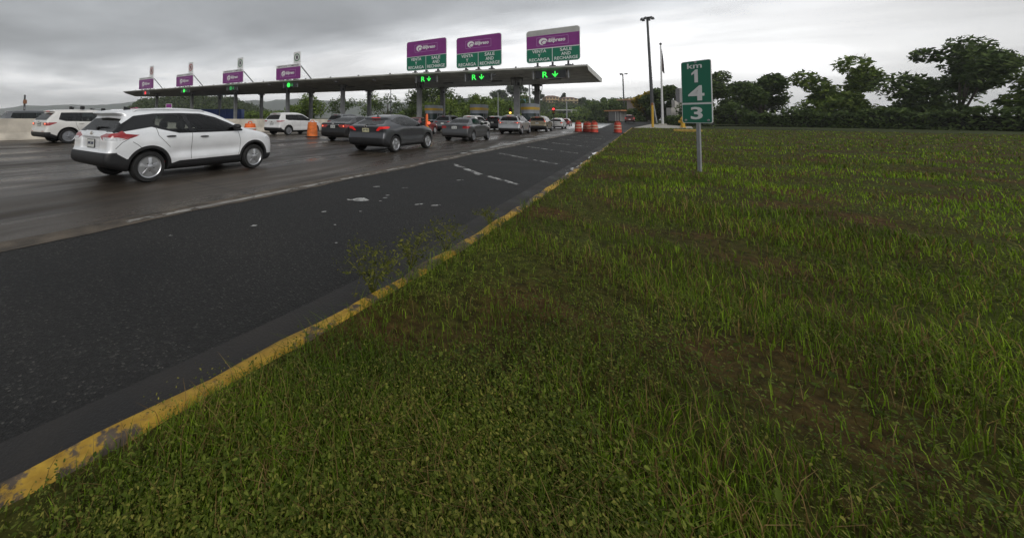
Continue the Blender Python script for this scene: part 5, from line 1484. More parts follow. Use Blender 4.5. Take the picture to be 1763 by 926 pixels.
q = MB(); q.lathe([(.15, 4.1), (.16, 4.2), (.10, 4.35), (.001, 4.4)], c=(-.5, -.2, 0), n=12); q.build('cap', STEEL, t)
t = thing('fire_hydrant', 'yellow fire hydrant on the grass behind the kilometre sign', 'hydrant', (4.95, 77.6, .2))
q = MB(); q.lathe([(.30, 0), (.30, .08), (.2, .10), (.19, .75), (.26, .78), (.26, .86), (.20, .92), (.14, 1.08), (.05, 1.14), (.05, 1.24), (.001, 1.25)], n=18); bd = q.build('barrel', YEL, t, smooth=True, angle=35)
for s_ in (-1, 1):
    q = MB(); q.lathe([(.11, 0), (.11, .12), (.14, .13), (.14, .2), (.001, .21)], c=(0, 0, 0), n=12, axis='x'); V = q.v[0]; V[:, 0] = s_ * (V[:, 0] + .17); V[:, 2] += .62; q.build('outlet', YEL, t)
    t.scale = (1.35, 1.35, 1.5)
q = MB(); q.box((3.8, 54.0, .22), (2.3, .45, .30), bev=.05); o = q.build('kerb_block', mat('block_yellow', (.36, .24, .05), rough=.7, noise=.3)); tag(o, 'low yellow concrete block lying in the verge grass', 'kerb block')
# kilometre sign close by on the right
t = thing('kilometre_sign', 'tall green kilometre marker with white digits on a steel post', 'sign', (1.03, 12.14, .10), math.radians(-36))
q = MB(); q.box((0, .04, 1.3), (.065, .05, 2.6)); q.build('post', STEEL, t)
w_, h_ = .62, 1.50; cz_ = 2.68 - h_ / 2
q = MB(); q.prism(rrect(w_, h_, .05, 0, cz_), .012, plate_fr(0)); q.build('board', WHITE, t)
q = MB(); q.prism(rrect(w_ - .03, .99, .04, 0, 2.68 - .015 - .495, (0, 1, 1, 0)), .006, plate_fr(-.005)); q.build('upper_panel', GREEN, t)
q = MB(); q.prism(rrect(w_ - .03, h_ - .03 - .99 - .045, .04, 0, 2.68 - h_ + .015 + (h_ - .03 - .99 - .045) / 2, (1, 0, 0, 1)), .006, plate_fr(-.005)); q.build('lower_panel', GREEN, t)
q = MB()
add_text(q, 'km', 1.0, -.02, 2.56, -.009, width=.30, height=.13, bold=.01)
q.prism([(-.085, 2.385), (.0, 2.465), (.045, 2.465), (.045, 2.155), (-.025, 2.155), (-.025, 2.375), (-.085, 2.335)][::-1], .005, plate_fr(-.012))
add_text(q, '4', 1.0, 0, 1.90, -.009, width=.33, height=.36, bold=.022)
add_text(q, '3', 1.0, 0, 1.42, -.009, width=.24, height=.30, bold=.022)
q.build('lettering', WHITE, t)
for (x, z) in ((-.23, 1.25), (0, 2.64), (.23, 1.25)):
    q = MB(); q.lathe([(.001, -.014), (.022, -.012), (.03, -.006)], c=(x, 0, z), n=12, axis='y'); q.build('bolt', STEEL, t)
# small things beyond the lanes at left
t = thing('small_sign', 'small purple and white sign on a thin post beyond the crossover roof', 'sign', (-59.9, 29.1, 0), .6)
q = MB(); q.box((0, .03, 1.3), (.06, .06, 2.6)); q.build('post', STEEL, t)
q = MB(); q.box((0, 0, 2.95), (1.0, .04, .85)); b_ = q.build('board', WHITE, t)
q = MB(); q.box((0, -.024, 3.05), (.9, .01, .56)); q.build('purple_panel', PURPLE, b_)
t = pole_('utility_pole', 'short dark utility pole with rusty box beyond the barrier', 'utility pole', -91.2, 17.1, 5.2, .17, .14, DARKST)
q = MB(); q.box((.25, 0, 3.9), (.55, .5, .75), bev=.06); q.build('transformer', mat('rusty_box', (.25, .11, .05), rough=.7, noise=.4), t)
q = MB(); q.box((.1, 0, 2.7), (.7, .2, .5), bev=.03); q.build('panel', STEEL, t)
CBLUE = mat('container_blue', (.012, .055, .26), rough=.5, noise=.2, nscale=1.0)
def container(a, b, h, label, zb=.3):
    a, b = Vector((*a, 0)), Vector((*b, 0)); L_ = (b - a).length; rz = math.atan2(b.y - a.y, b.x - a.x)
    t = thing('blue_container', label, 'container', ((a.x + b.x) / 2, (a.y + b.y) / 2, 0), rz, 'blue containers beyond the barrier')
    q = MB(); V = []; Fs = []; n = int(L_ / .14)
    for i in range(n + 1):
        x = -L_ / 2 + L_ * i / n; y = -.04 * (i % 4 < 2)
        V += [(x, y, zb), (x, y, h - .1)]
    Fs = [(2 * i, 2 * i + 2, 2 * i + 3, 2 * i + 1) for i in range(n)]
    q.add(V, Fs); q.box((0, 1.23, (h + zb) / 2), (L_, 2.40, h - zb - .02)); q.build('wall', CBLUE, t)
    q = MB()
    for s_ in (-1, 1): q.box((s_ * (L_ / 2), 1.2, (h + zb) / 2), (.16, 2.6, h - zb + .06))
    for z in (zb + .02, h): q.box((0, -.03, z), (L_ - .17, .14, .16))
    q.build('frame', CBLUE, t)
container((-90.3, 49.7), (-84.9, 54.0), 3.2, 'blue corrugated container, left one, beyond the barrier')
container((-84.6, 54.3), (-80.4, 57.6), 3.25, 'blue corrugated container, right one, beside the canopy column')
POLES = [('thin dark lamp pole rising behind the middle trees', -42.42, 68.4, 7.4, .10, DARKST), ('slim pale pole standing between two toll booths', -22.8, 77.6, 6.6, .09, STEEL), ('thick grey camera pole beside the blue billboard', -23.7, 108.7, 12.2, .22, STEEL), ('pale pole on the slope below the hill houses', -14.3, 103.4, 5.6, .13, STEEL)]
for (lb, x, y, h, r, m) in POLES:
    t = pole_('roadside_pole', lb, 'pole', x, y, h, r, r * .8, m)
    if 'camera' in lb:
        q = MB(); q.tube([(0, 0, 9.4), (.9, .4, 9.4)], .06, 6); q.lathe([(.001, -.2), (.22, -.1), (.22, .12), (.001, .2)], c=(.9, .4, 9.3), n=12); q.build('camera', DARKST, t)
    else:
        q = MB(); q.lathe([(r * .8, 0), (r * 1.3, .06), (.001, .12)], c=(0, 0, h), n=10); q.build('cap', m, t)
t = thing('billboard', 'glowing pale blue screen billboard on the wooded hill', 'billboard', (-48.8, 203.5, 0), math.radians(38))
q = MB(); q.box((0, 0, 10.4), (6.4, .5, 2.3), bev=.05); q.build('frame', DARKST, t)
q = MB(); q.box((.25, -.27, 10.5), (5.5, .05, 1.75)); q.build('screen', mat('screen_cyan', (.1, .3, .4), emit=(.26, .72, .92), es=.85), t)
q = MB(); q.tube([(0, .5, 0), (0, .5, 10)], .4, 10); q.build('post', DARKST, t)
CREAM = mat('house_cream', (.42, .33, .20), rough=.8, noise=.15); CREAM2 = mat('house_ochre', (.40, .28, .15), rough=.8, noise=.15); ROOFM = mat('roof_brown', (.16, .09, .06), rough=.8); WIND = mat('house_window', (.03, .035, .04), rough=.15)
def house(x, y, z, w, d, h, label, wm, storeys=2, group='houses on the right hill'):
    t = thing('hill_house', label, 'house', (x, y, z), math.radians(30), group)
    q = MB(); q.box((0, 0, h / 2 - 1), (w, d, h + 2)); q.build('wall', wm, t)
    q = MB(); q.add([(-w / 2 - .4, -d / 2 - .4, h), (w / 2 + .4, -d / 2 - .4, h), (w / 2 + .4, d / 2 + .4, h), (-w / 2 - .4, d / 2 + .4, h), (-w * .25, 0, h + 1.5), (w * .25, 0, h + 1.5)], [(0, 1, 5, 4), (1, 2, 5), (2, 3, 4, 5), (3, 0, 4), (3, 2, 1, 0)]); q.build('roof', ROOFM, t)
    for s in range(storeys):
        for k in range(4):
            q = MB(); q.box((-w * .36 + w * .24 * k, -d / 2 - .02, 1.4 + s * 2.7), (w * .12, .12, 1.3)); q.build('window', WIND, t)
    q = MB(); q.box((0, -d / 2 - .8, 2.6), (w * .96, 1.5, .25)); q.build('balcony', wm, t)
house(-59.8, 348.5, 14.6, 10.0, 8, 5.0, 'ochre two storey house at the left on the hill top', CREAM2)
house(-48.6, 357.5, 14.0, 12.5, 8, 4.4, 'cream two storey house with wide balcony on the hill top', CREAM)
house(-82, 352.0, 18.0, 8, 6, 2.8, 'small ochre house half hidden in hill trees', CREAM2, 1)
t = thing('roadside_building', 'low white flat roofed building at the foot of the hill', 'building', (-26.8, 233.7, 3.0), math.radians(38))
q = MB(); q.box((0, 0, 1.6), (11, 5, 3.0)); q.build('wall', mat('bld_white', (.55, .54, .52), rough=.7), t)
q = MB(); q.box((-4, -.3, 3.25), (22, 6, .3)); q.build('roof', mat('bld_white_roof', (.50, .50, .49), rough=.7), t)
q = MB(); q.box((0, -2.55, 1.7), (8, .1, 1.2)); q.build('window', WIND, t)
# office with lattice screen at right
t = thing('lattice_building', 'low grey building with a lattice block screen and orange roof edge', 'building', (-1.7, 152.4, .9), math.radians(38))
BG = mat('bld_grey', (.32, .31, .30), rough=.8, noise=.15); LAT = mat('lattice_block', (.32, .31, .29), rough=.8)
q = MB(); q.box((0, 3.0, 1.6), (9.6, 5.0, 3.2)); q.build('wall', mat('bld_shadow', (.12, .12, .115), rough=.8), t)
q = MB()
for i in range(20): q.box((-4.6 + i * .485, -.05, 1.5), (.11, .24, 2.9))
for j in range(7): q.box((0, -.055, .12 + j * .47), (9.5, .22, .10))
q.build('lattice_screen', LAT, t)
q = MB(); q.box((-.6, 1.6, 3.4), (11.5, 8, .34)); q.build('roof_edge', mat('roof_orange', (.42, .17, .06), rough=.6, noise=.15), t)
q = MB(); q.box((3.4, 3.0, 5.2), (4.0, 5, 3.6)); q.build('upper_block', BG, t)
q = MB(); q.box((1.8, 3.0, 7.15), (7.4, 5.4, .35)); q.build('upper_roof', mat('roof_tan', (.45, .30, .17), rough=.6), t)
q = MB()
for i in range(3): q.box((-6.4 + i * .75, -.02, 1.5), (.12, .2, 3.0))
q.build('porch_post', BG, t)
t = thing('gate_wall', 'pale weathered concrete gate wall among dark hedges', 'wall', (5.2, 106.3, .6), math.radians(38))
PALEG = mat('gate_concrete', (.42, .40, .37), rough=.8, noise=.3, nscale=.7)
q = MB(); q.box((-.35, 0, 1.7), (1.0, 1.2, 3.4)); q.build('pier', PALEG, t)
q = MB(); q.add([(.15, -.4, 0), (2.0, -.4, 0), (2.0, .4, 0), (.15, .4, 0), (.15, -.4, 5.0), (2.0, -.4, 3.8), (2.0, .4, 3.8), (.15, .4, 5.0)], [(0, 1, 5, 4), (1, 2, 6, 5), (2, 3, 7, 6), (3, 0, 4, 7), (4, 5, 6, 7), (3, 2, 1, 0)]); q.build('wing', PALEG, t)
t = thing('office_tower', 'grey concrete tower block rising above the hedge', 'building', (7.0, 107.8, .6), math.radians(38))
q = MB(); q.box((.9, 1.4, 3.9), (1.6, 1.0, 7.7)); q.build('wall', mat('tower_grey', (.26, .25, .255), rough=.8, noise=.2), t)
q = MB(); q.box((.9, .88, 3.9), (.5, .1, 6)); q.build('window', WIND, t)
# ------------------------------------------------------------------ trees and plants
LEAF_D = leaf_mat('leaf_dark', (0.045, 0.074, 0.024), (0.081, 0.126, 0.039), (0.152, 0.213, 0.065))
LEAF_M = leaf_mat('leaf_mid', (0.079, 0.126, 0.027), (0.139, 0.209, 0.041), (0.237, 0.308, 0.072))
LEAF_Y = leaf_mat('leaf_yellow', (0.120, 0.120, 0.024), (0.320, 0.250, 0.030), (0.560, 0.400, 0.060))
LEAF_H = leaf_mat('leaf_hill', (0.038, 0.060, 0.025), (0.060, 0.087, 0.031), (0.097, 0.126, 0.046))
BARK = mat('bark', (.085, .07, .055), rough=.9, noise=.35, nscale=3)
def leaf_quads(C, size, r, up=.35):
    n = len(C)
    nrm = r.normal(0, 1, (n, 3)); nrm[:, 2] = np.abs(nrm[:, 2]) + up; nrm /= np.linalg.norm(nrm, axis=1)[:, None]
    a = r.normal(0, 1, (n, 3)); a -= nrm * (a * nrm).sum(1)[:, None]; a /= np.linalg.norm(a, axis=1)[:, None]
    b = np.cross(nrm, a)
    s = (size * (.6 + .8 * r.random(n)))[:, None]
    V = np.stack([C - a * s, C + b * s * .45, C + a * s, C - b * s * .45], 1).reshape(-1, 3)
    return V, np.arange(4 * n).reshape(n, 4)
def tree(name, label, x, y, h, w, leaf, seed, z=0.0, trunk=.35, dens=1.0, bare=0.0, size=.30, group='trees behind the toll canopy', cat='tree', flat=1.0):
    r = np.random.default_rng(seed)
    t = thing(name, label, cat, (x, y, z), 0, group)
    tr = MB(); th = h * trunk
    lean = r.normal(0, .04 * h, 2)
    tr.tube([(0, 0, -.3), (lean[0] * .3, lean[1] * .3, th * .5), (lean[0], lean[1], th), (lean[0] * 1.3, lean[1] * 1.3, h * .72)], [.030 * h, .024 * h, .018 * h, .006 * h], 8)
    K = []
    nl = 9
    for k in range(nl):
        a = 2 * math.pi * k / nl + r.random(); rad = w / 2 * (.45 + .5 * r.random()); zz = h * (trunk + (1 - trunk) * (-.05 + .92 * r.random()))
        if k >= nl - 2: rad *= .35; zz = h * .93
        e = np.array([lean[0] + rad * math.cos(a), lean[1] + rad * math.sin(a), zz]); s0 = np.array([lean[0], lean[1], th * (.8 + .25 * r.random())])
        mid = (s0 + e) / 2 + np.array([0, 0, .06 * h]) * r.random()
        tr.tube([s0, mid, e], [.011 * h, .007 * h, .003 * h], 6)
        for q in (mid * .4 + e * .6, e, e + r.normal(0, .09 * w, 3)): K.append(q)
        if bare:
            for _ in range(5):
                e2 = e + np.array([r.normal(0, .12 * w), r.normal(0, .12 * w), abs(r.normal(0, .10 * h))]); tr.tube([e, e2], [.004 * h, .001 * h], 4)
    tr.build('trunk', BARK, t, smooth=True)
    K = np.array(K)
    nleaf = int(4200 * dens * (1 - bare))
    rad = np.array([.5 + .8 * r.random() for _ in K])
    pick = r.choice(len(K), nleaf, p=rad / rad.sum())
    d = r.normal(0, 1, (nleaf, 3)); d /= np.linalg.norm(d, axis=1)[:, None]
    q = (.55 + .5 * r.random(nleaf)) * rad[pick] * w * .185
    C = K[pick] + d * q[:, None] * np.array([1, 1, .8 * flat])
    C[:, 2] = np.maximum(C[:, 2], h * .10)
    V, Q = leaf_quads(C, size, r)
    mesh_np('crown', V, Q, leaf, t)
    return t
TR = [  # px-derived places between 90 and 130 m, each with its own crown
 ('bright green spreading tree behind the white SUV', -72.5, 74, 6.4, 12, LEAF_M, .33), ('round dark tree left of the bare tree', -66.0, 80.5, 6.9, 8, LEAF_D, .3),
 ('thin half bare tree with pale twigs', -62.0, 89, 8.4, 9, LEAF_M, .3), ('olive tree right of the half bare tree', -57.5, 90.5, 7.8, 9, LEAF_D, .3),
 ('tall dark tree between the two middle columns', -50.0, 95, 9.0, 9, LEAF_D, .3), ('broad dark tree behind the thin lamp pole', -44.0, 96, 10.2, 13, LEAF_D, .34),
 ('low green tree at the right of the broad dark tree', -36.0, 100, 7.3, 9, LEAF_M, .3), ('low bushy tree left of the leftmost booth', -38.5, 88, 5.6, 9, LEAF_M, .3),
 ('small green tree seen between the first two booths', -32.0, 108, 6.2, 9, LEAF_M, .3), ('dark tree behind the leftmost booth', -40.0, 118, 6.2, 11, LEAF_D, .34),
 ('bushy tree behind the middle booth', -32.0, 128, 7.0, 11, LEAF_D, .34), ('low tree left of the white SUV windows', -80.0, 77, 4.4, 8, LEAF_M, .3)]
for i, (lb, x, y, h, w, m, s) in enumerate(TR):
    tree('leafy_tree', lb, x, y, h, w, m, 40 + i, size=s, bare=.72 if 'bare' in lb else 0, trunk=.22)
TR2 = [('feathery tall tree on the hill crest beside the billboard', -86, 345, 12.5, 18, LEAF_H, 18), ('round crowned tree on the hill right of billboard', -72.5, 362, 10.5, 10, LEAF_H, 15.5), ('palm-like tree beside the hill houses', -53, 361, 7.5, 5, LEAF_H, 14.8), ('dark bushy tree left of the billboard', -98, 340, 8, 16, LEAF_H, 17), ('small tree at the right of the cream house', -38.5, 366, 6, 7, LEAF_H, 12.5)]
for i, (lb, x, y, h, w, m, z) in enumerate(TR2):
    tree('hill_tree', lb, x, y, h, w, m, 80 + i, z=z, size=.75, dens=.9, trunk=.35, group='single trees on the right hill')
TR3 = [('pair-topped tree on the low skyline right of the hill', -22, 262, 11, 12, LEAF_D, .7), ('umbrella crowned tree on the low skyline', -13, 250, 11.5, 12, LEAF_D, .7), ('dark rounded tree left of the distant mast', -8.5, 200, 8.5, 14, LEAF_D, .55), ('dark tree at the foot of the distant mast', -4.5, 185, 9.0, 13, LEAF_D, .5), ('dark tree left of the lattice building', -10.0, 172, 6.6, 12, LEAF_D, .45), ('low tree at the end of the wet apron', -17.5, 210, 6, 14, LEAF_M, .5), ('olive tree above the lattice building', -1.0, 170, 8.6, 8, LEAF_D, .45)]
for i, (lb, x, y, h, w, m, s) in enumerate(TR3):
    tree('skyline_tree', lb, x, y, h, w, m, 120 + i, z=.4, size=s, trunk=.3, group='trees beyond the apron')
tree('yellow_tree', 'yellow leaved tree beside the tall yellow post', .75, 118, 7.2, 5.6, LEAF_Y, 150, z=.7, size=.32, trunk=.3, group='trees at right', dens=1.1)
tree('leafy_tree', 'dense dark green shrub tree under the yellow tree', 1.3, 116, 5.0, 6.0, LEAF_D, 151, z=.6, size=.3, trunk=.12, group='trees at right', dens=1.4)
RT = [('dark tree with pale blossom behind the flagpole', 4.6, 117, 8.3, 8.0, LEAF_D), ('dense dark tree right of the flagpole', 7.6, 116, 7.6, 7.5, LEAF_D), ('dark tree behind the kilometre sign', 11.5, 113, 8.8, 8.5, LEAF_D), ('broad dark tree right of the kilometre sign', 18.5, 108, 9.5, 11, LEAF_D), ('mid green tree right of the broad dark tree', 27, 102, 8.6, 11, LEAF_M), ('tall dark tree far along the right verge', 35, 96, 10.5, 12, LEAF_D), ('green tree near the right edge of the verge', 43, 88, 9.0, 12, LEAF_M)]
for i, (lb, x, y, h, w, m) in enumerate(RT):
    tree('verge_tree', lb, x, y, h, w, m, 160 + i, z=.5, size=.34, trunk=.14, dens=2.4, group='trees at right')
# blossoms on the tree behind the flagpole
def hedge(label, a, b, h, w, m, seed, z=0.0, size=.14, dens=2600, cat='hedge', name='clipped_hedge'):
    r = np.random.default_rng(seed); a = np.array(a); b = np.array(b); L_ = np.linalg.norm(b - a); d = (b - a) / L_; nrm = np.array([-d[1], d[0]])
    n = int(dens * L_ / 6)
    u = r.random(n) * L_; e = r.random((n, 2)) * 2 - 1
    k = np.maximum(np.abs(e[:, 0]), np.abs(e[:, 1])); e = e / k[:, None] * (1 - .25 * r.random(n) ** 2)[:, None]
    hz = h * (1 + .17 * np.sin(u * .8 + seed) + .10 * np.sin(u * 2.3) + .05 * np.sin(u * 4.7) + .12 * r.normal(0, 1, n))
    P = a[None] + d[None] * u[:, None] + nrm[None] * (e[:, :1] * w / 2)
    C = np.stack([P[:, 0], P[:, 1], z + hz * (.5 + .5 * e[:, 1])], 1)
    V, Q = leaf_quads(C, size, r)
    t = thing(name, label, cat, (0, 0, 0))
    mesh_np('foliage', V, Q, m, t)
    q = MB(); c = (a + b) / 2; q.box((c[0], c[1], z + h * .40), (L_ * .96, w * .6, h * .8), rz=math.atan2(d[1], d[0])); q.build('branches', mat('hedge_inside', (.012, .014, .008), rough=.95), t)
hedge('low dark clipped hedge behind the flagpole and hydrant', (3.6, 93), (9.5, 88.5), 1.5, 1.6, LEAF_D, 201, z=.25, size=.2)
hedge('tangle of dark shrubs at the foot of the gate wall', (6.2, 103), (14, 98), 3.2, 3, LEAF_D, 202, z=.5, size=.25)
hedge('long low dark hedge continuing to the right', (14, 97), (46, 76), 2.2, 2.2, LEAF_D, 203, z=.4, size=.3, dens=1500)
hedge('thick green undergrowth beyond the wet apron', (-44, 190), (-6, 178), 3.4, 5, LEAF_M, 204, z=0, size=.5, dens=900)
hedge('bright green bushes along the foot of the left hill', (-150, 92), (-84, 84), 2.6, 4, LEAF_M, 205, z=0, size=.4, dens=900)
hedge('band of green shrubs behind the toll booths', (-66, 108), (-24, 120), 2.6, 6, LEAF_M, 206, z=0, size=.4, dens=1200)
hedge('dark scrub band under the right hill', (-80, 230), (-30, 236), 6.5, 9, LEAF_D, 207, z=0, size=.7, dens=800)
t = thing('flowering_shrub', 'dark shrub with pink flowers beyond the crossover roof', 'shrub', (-72.8, 29.2, 0))
r_ = np.random.default_rng(9)
C = r_.normal(0, 1, (900, 3)); C /= np.linalg.norm(C, axis=1)[:, None]; C *= (.5 + .6 * r_.random(900))[:, None] * np.array([1.5, 1.5, 1.1]); C[:, 2] += 1.5; C = C[C[:, 2] > .1]
V, Q = leaf_quads(C, .22, r_); mesh_np('foliage', V, Q, LEAF_D, t)
C = r_.normal(0, 1, (120, 3)); C /= np.linalg.norm(C, axis=1)[:, None]; C *= np.array([1.7, 1.6, 1.2]); C[:, 2] = np.abs(C[:, 2]) + 1.7
V, Q = leaf_quads(C, .22, r_); mesh_np('flower', V, Q, mat('pink_flower', (.45, .10, .20), rough=.6), t)
q = MB(); q.tube([(0, 0, -.1), (0, 0, 1.5)], [.12, .06], 6); q.build('trunk', BARK, t)
# woods on the two near hills read as one mass
def wood(name, C0, front, n, size, m, label, lift, seed):
    r = np.random.default_rng(seed); nC = len(C0)
    i = r.integers(0, nC - 1, n); f = r.random(n); u = 1 - (1 - front) * r.random(n) ** 1.3
    P = C0[i] * (1 - f)[:, None] + C0[i + 1] * f[:, None]
    zf = smooth01((u - front) / (1 - front))
    C = np.stack([P[:, 0] * u, P[:, 1] * u, P[:, 2] * zf + np.abs(r.normal(0, lift, n)) * (.5 + .7 * np.sin(i * .9 + u * 40) ** 2)], 1)
    V, Q = leaf_quads(C, size, r, up=.2)
    o = mesh_np(name, V, Q, m, kind='stuff'); tag(o, label, 'wood')
wood('wooded_hillside', CL, .62, 15000, .95, LEAF_H, 'dense dark green wood covering the hill behind the left columns', 1.5, 301)
wood('wooded_hillside', CR, .60, 14000, .95, LEAF_H, 'dark green scrub and woods covering the hill below the houses', 1.3, 302)

# ------------------------------------------------------------------ grass and weeds
GRASS = leaf_mat('grass_blade', (0.059, 0.082, 0.010), (0.099, 0.156, 0.014), (0.187, 0.260, 0.029), trans=.3)
GRASSY = leaf_mat('grass_fresh', (0.116, 0.203, 0.012), (0.197, 0.334, 0.017), (0.313, 0.464, 0.036), trans=.3)
STRAW = leaf_mat('grass_straw', (0.119, 0.075, 0.027), (0.190, 0.128, 0.048), (0.268, 0.194, 0.077), trans=.2)
WEED = leaf_mat('weed_leaf', (0.050, 0.078, 0.010), (0.099, 0.141, 0.017), (0.198, 0.235, 0.042), trans=.3)
def blob(x, y, s=1.0, ph=0.0):
    return .5 + .25 * np.sin(x * 1.9 * s + 1.3 * np.sin(y * 1.1 * s + ph) + ph) + .25 * np.sin(y * 2.3 * s + 1.7 * np.sin(x * .9 * s) + 2 * ph)
def scatter(n, r, rmin, rmax, p=0.0):
    """ground points spread evenly over the picture: more per square metre close to the camera"""
    a = r.uniform(math.radians(-100), math.radians(64), n); d = np.exp(r.uniform(math.log(rmin), math.log(rmax), n))
    ang = a + 0.0
    x = d * np.sin(ang); y = d * np.cos(ang)
    k = np.array([xk(v) for v in y]) + .12
    ok = (x > k) & (y < 74) & (x < 60)
    return x[ok], y[ok], d[ok]
def blades(x, y, d, h, wd, r, name, m, label, bend=.5):
    n = len(x); z = np.array([verge_z(a, b) for a, b in zip(x, y)])
    a = r.uniform(0, 2 * math.pi, n); hh = h * (.5 + .9 * r.random(n)); ww = np.maximum(wd, .0011 * d) * (.7 + .6 * r.random(n))
    dx, dy = np.cos(a), np.sin(a); b = bend * hh * (.3 + r.random(n))
    B = np.stack([x, y, z - .01], 1); sx = np.stack([-dy * ww / 2, dx * ww / 2, np.zeros(n)], 1)
    M = B + np.stack([dx * b * .35, dy * b * .35, hh * .62], 1); T_ = B + np.stack([dx * b, dy * b, hh * (1 - .25 * bend)], 1)
    V = np.stack([B - sx, B + sx, M + sx * .8, M - sx * .8, T_ + sx * .12, T_ - sx * .12], 1).reshape(-1, 3)
    i = np.arange(n)[:, None] * 6
    Q = np.concatenate([i + np.array([[0, 1, 2, 3]]), i + np.array([[3, 2, 4, 5]])])
    o = mesh_np(name, V, Q, m, kind='stuff'); tag(o, label, 'grass')
r = np.random.default_rng(11)
x, y, d = scatter(480000, r, .9, 75)
den = blob(x, y, .8, .4) * .6 + blob(x, y, 2.1, 1.7) * .4
bare = np.clip((blob(x, y, .55, 2.2) - .70) * 4, 0, 1)
keep = r.random(len(x)) < np.clip((den - .20) * 1.9, .12, 1) * (1 - .75 * bare)
x, y, d, den = x[keep], y[keep], d[keep], den[keep]
hgt = .075 + .10 * np.clip(den - .35, 0, 1)
sel = r.random(len(x)); fresh = (sel < .30 + .55 * ((d > 8) & (d < 24) & (blob(x, y, .35, 1.0) > .38))) ; straw = sel > .88 - .12 * bare[keep]
g = ~fresh & ~straw
blades(x[g], y[g], d[g], hgt[g], .004, r, 'grass', GRASS, 'patchy wet green grass of the verge')
blades(x[fresh], y[fresh], d[fresh], hgt[fresh] * .85, .004, r, 'fresh_grass', GRASSY, 'brighter fresh grass mixed through the verge')
blades(x[straw], y[straw], d[straw], hgt[straw] * 1.25, .003, r, 'dry_grass', STRAW, 'dry straw coloured stalks among the grass', bend=.8)
n_ = 3200; y = np.exp(r.uniform(math.log(1.2), math.log(40), n_)) - .4; x = np.array([xk(v) for v in y]) + .07 + np.abs(r.normal(0, .10, n_)); d = np.hypot(x, y)
kk = r.random(n_) < blob(y, y * .7, 1.7, .5); x, y, d = x[kk], y[kk], d[kk]
blades(x, y, d, np.full(len(x), .13), .0035, r, 'kerb_grass', GRASS, 'longer grass leaning over the yellow kerb edge', bend=1.1)
# broad-leaved ground cover: small plants, each a loose rosette of folded leaves on a short stem
def plants(n, rmin, rmax, size, per, spread, hgt, name, m, label, seed, thr):
    r = np.random.default_rng(seed)
    x, y, d = scatter(n, r, rmin, rmax)
    den = blob(x, y, 1.1, 3.1) * .55 + blob(x, y, 2.7, .3 + seed) * .45
    k = r.random(len(x)) < np.clip((den - thr) * 2.4, 0, 1); x, y, d = x[k], y[k], d[k]
    z = np.array([verge_z(a, b) for a, b in zip(x, y)])
    i = np.repeat(np.arange(len(x)), r.integers(max(2, per // 2), per + per // 2, len(x)))
    n_ = len(i); a = r.uniform(0, 2 * math.pi, n_); rr = spread * np.sqrt(r.random(n_)) * (.7 + .6 * r.random(len(x))[i])
    ph = hgt * (.4 + .9 * r.random(len(x)))[i] * (.35 + .65 * r.random(n_))
    C = np.stack([x[i] + rr * np.cos(a), y[i] + rr * np.sin(a), z[i] + ph], 1)
    s_ = np.maximum(size, .0013 * d[i]) * (.45 + .9 * r.random(n_) ** 1.3)
    tip = np.stack([np.cos(a), np.sin(a), r.normal(.15, .5, n_)], 1); tip /= np.linalg.norm(tip, axis=1)[:, None]
    sd = np.stack([-np.sin(a), np.cos(a), r.normal(0, .35, n_)], 1); sd /= np.linalg.norm(sd, axis=1)[:, None]
    up = np.cross(tip, sd); up *= np.sign(up[:, 2:3] + 1e-9); w_ = (.30 + .3 * r.random(n_))[:, None]; fo = (.10 + .35 * r.random(n_))[:, None]
    S = s_[:, None]
    p0 = C - tip * S * .8; p3 = C + tip * S - up * S * fo * .8
    l1 = C - tip * S * .25 + sd * S * w_ + up * S * fo * .5; l2 = C + tip * S * .45 + sd * S * w_ * .75 + up * S * fo * .2
    r1 = C - tip * S * .25 - sd * S * w_ + up * S * fo * .5; r2_ = C + tip * S * .45 - sd * S * w_ * .75 + up * S * fo * .2
    mid = C + tip * S * .1
    V = np.stack([p0, l1, l2, p3, r2_, r1, mid], 1).reshape(-1, 3); b0 = np.arange(n_)[:, None] * 7
    T = np.concatenate([b0 + np.array([[0, 1, 6]]), b0 + np.array([[1, 2, 6]]), b0 + np.array([[2, 3, 6]]), b0 + np.array([[3, 4, 6]]), b0 + np.array([[4, 5, 6]]), b0 + np.array([[5, 0, 6]])])
    o = mesh_np(name, V, T, m, kind='stuff', smooth=True); tag(o, label, 'ground cover')
WEED2 = leaf_mat('weed_leaf_pale', (0.059, 0.074, 0.012), (0.129, 0.147, 0.024), (0.257, 0.244, 0.054), trans=.3)
plants(30000, .95, 18, .009, 9, .035, .11, 'ground_cover', WEED, 'small broad leaved weeds spread through the grass', 21, .30)
plants(34000, .95, 22, .006, 12, .05, .17, 'pale_ground_cover', WEED2, 'fine yellow green seedy weeds standing above the grass', 22, .34)
plants(2500, 1.0, 14, .018, 5, .05, .09, 'coarse_ground_cover', WEED, 'scattered larger weed rosettes in the verge', 23, .40)
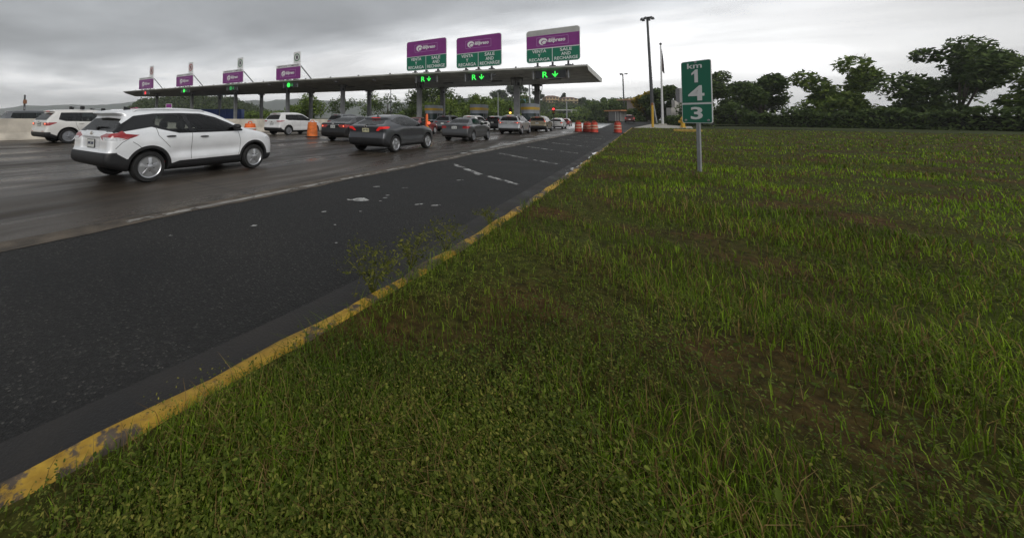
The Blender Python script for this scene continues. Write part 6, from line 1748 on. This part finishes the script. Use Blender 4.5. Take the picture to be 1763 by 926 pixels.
# tall straggly weeds at the kerb
def weed(x, y, h, seed, label, n=8):
    r = np.random.default_rng(seed); t = thing('kerb_weed', label, 'weed', (x, y, .06), 0, 'straggly weeds growing at the kerb')
    st = MB(); C = []; S = []
    for k in range(n):
        a = r.uniform(0, 2 * math.pi); rad = h * (.15 + .55 * r.random()); hh = h * (.55 + .5 * r.random())
        p0 = np.zeros(3); p1 = np.array([rad * .4 * math.cos(a), rad * .4 * math.sin(a), hh * .55]); p2 = np.array([rad * math.cos(a), rad * math.sin(a), hh])
        st.tube([p0, p1, p2], [.0028, .002, .0012], 4)
        for _ in range(11):
            f = .25 + .75 * r.random(); q = (p0 * (1 - f) ** 2 + 2 * p1 * f * (1 - f) + p2 * f * f)
            C.append(q + r.normal(0, .016, 3)); S.append(.009 + .012 * r.random())
        for _ in range(6):
            b2 = p2 + r.normal(0, .05, 3); st.tube([p1 * .3 + p2 * .7, b2], [.0012, .0008], 3)
            for _ in range(4): C.append(b2 + r.normal(0, .014, 3)); S.append(.009 + .006 * r.random())
    st.build('stem', WEED2, t)
    V, Q = leaf_quads(np.array(C), np.array(S), r, up=.5); mesh_np('leaf', V, Q, WEED2, t)
weed(-1.58, 2.30, .34, 401, 'full yellow green weed clump spilling over the kerb nearest the camera', 16)
weed(-1.57, 2.85, .30, 402, 'loose weed with small pale leaves leaning over the gutter', 12)
weed(-1.52, 3.45, .27, 403, 'thin weed with grass-like sprays beside the yellow kerb', 9)
weed(-1.45, 4.6, .18, 404, 'short weed at the kerb edge, farthest of the gutter weeds', 7)
# ------------------------------------------------------------------ rain haze over the whole place
HZ = bpy.data.materials.new('haze_air'); HZ.use_nodes = True
t = HZ.node_tree; t.nodes.clear()
o_ = N(t, 'ShaderNodeOutputMaterial'); v = N(t, 'ShaderNodeVolumePrincipled')
v.inputs['Color'].default_value = (.93, .95, .98, 1); v.inputs['Density'].default_value = 0.00027; v.inputs['Anisotropy'].default_value = .1
t.links.new(v.outputs[0], o_.inputs['Volume'])
mb = MB(); mb.box((0, 0, 89), (9400, 9400, 182)); mb.build('haze', HZ, kind='stuff')
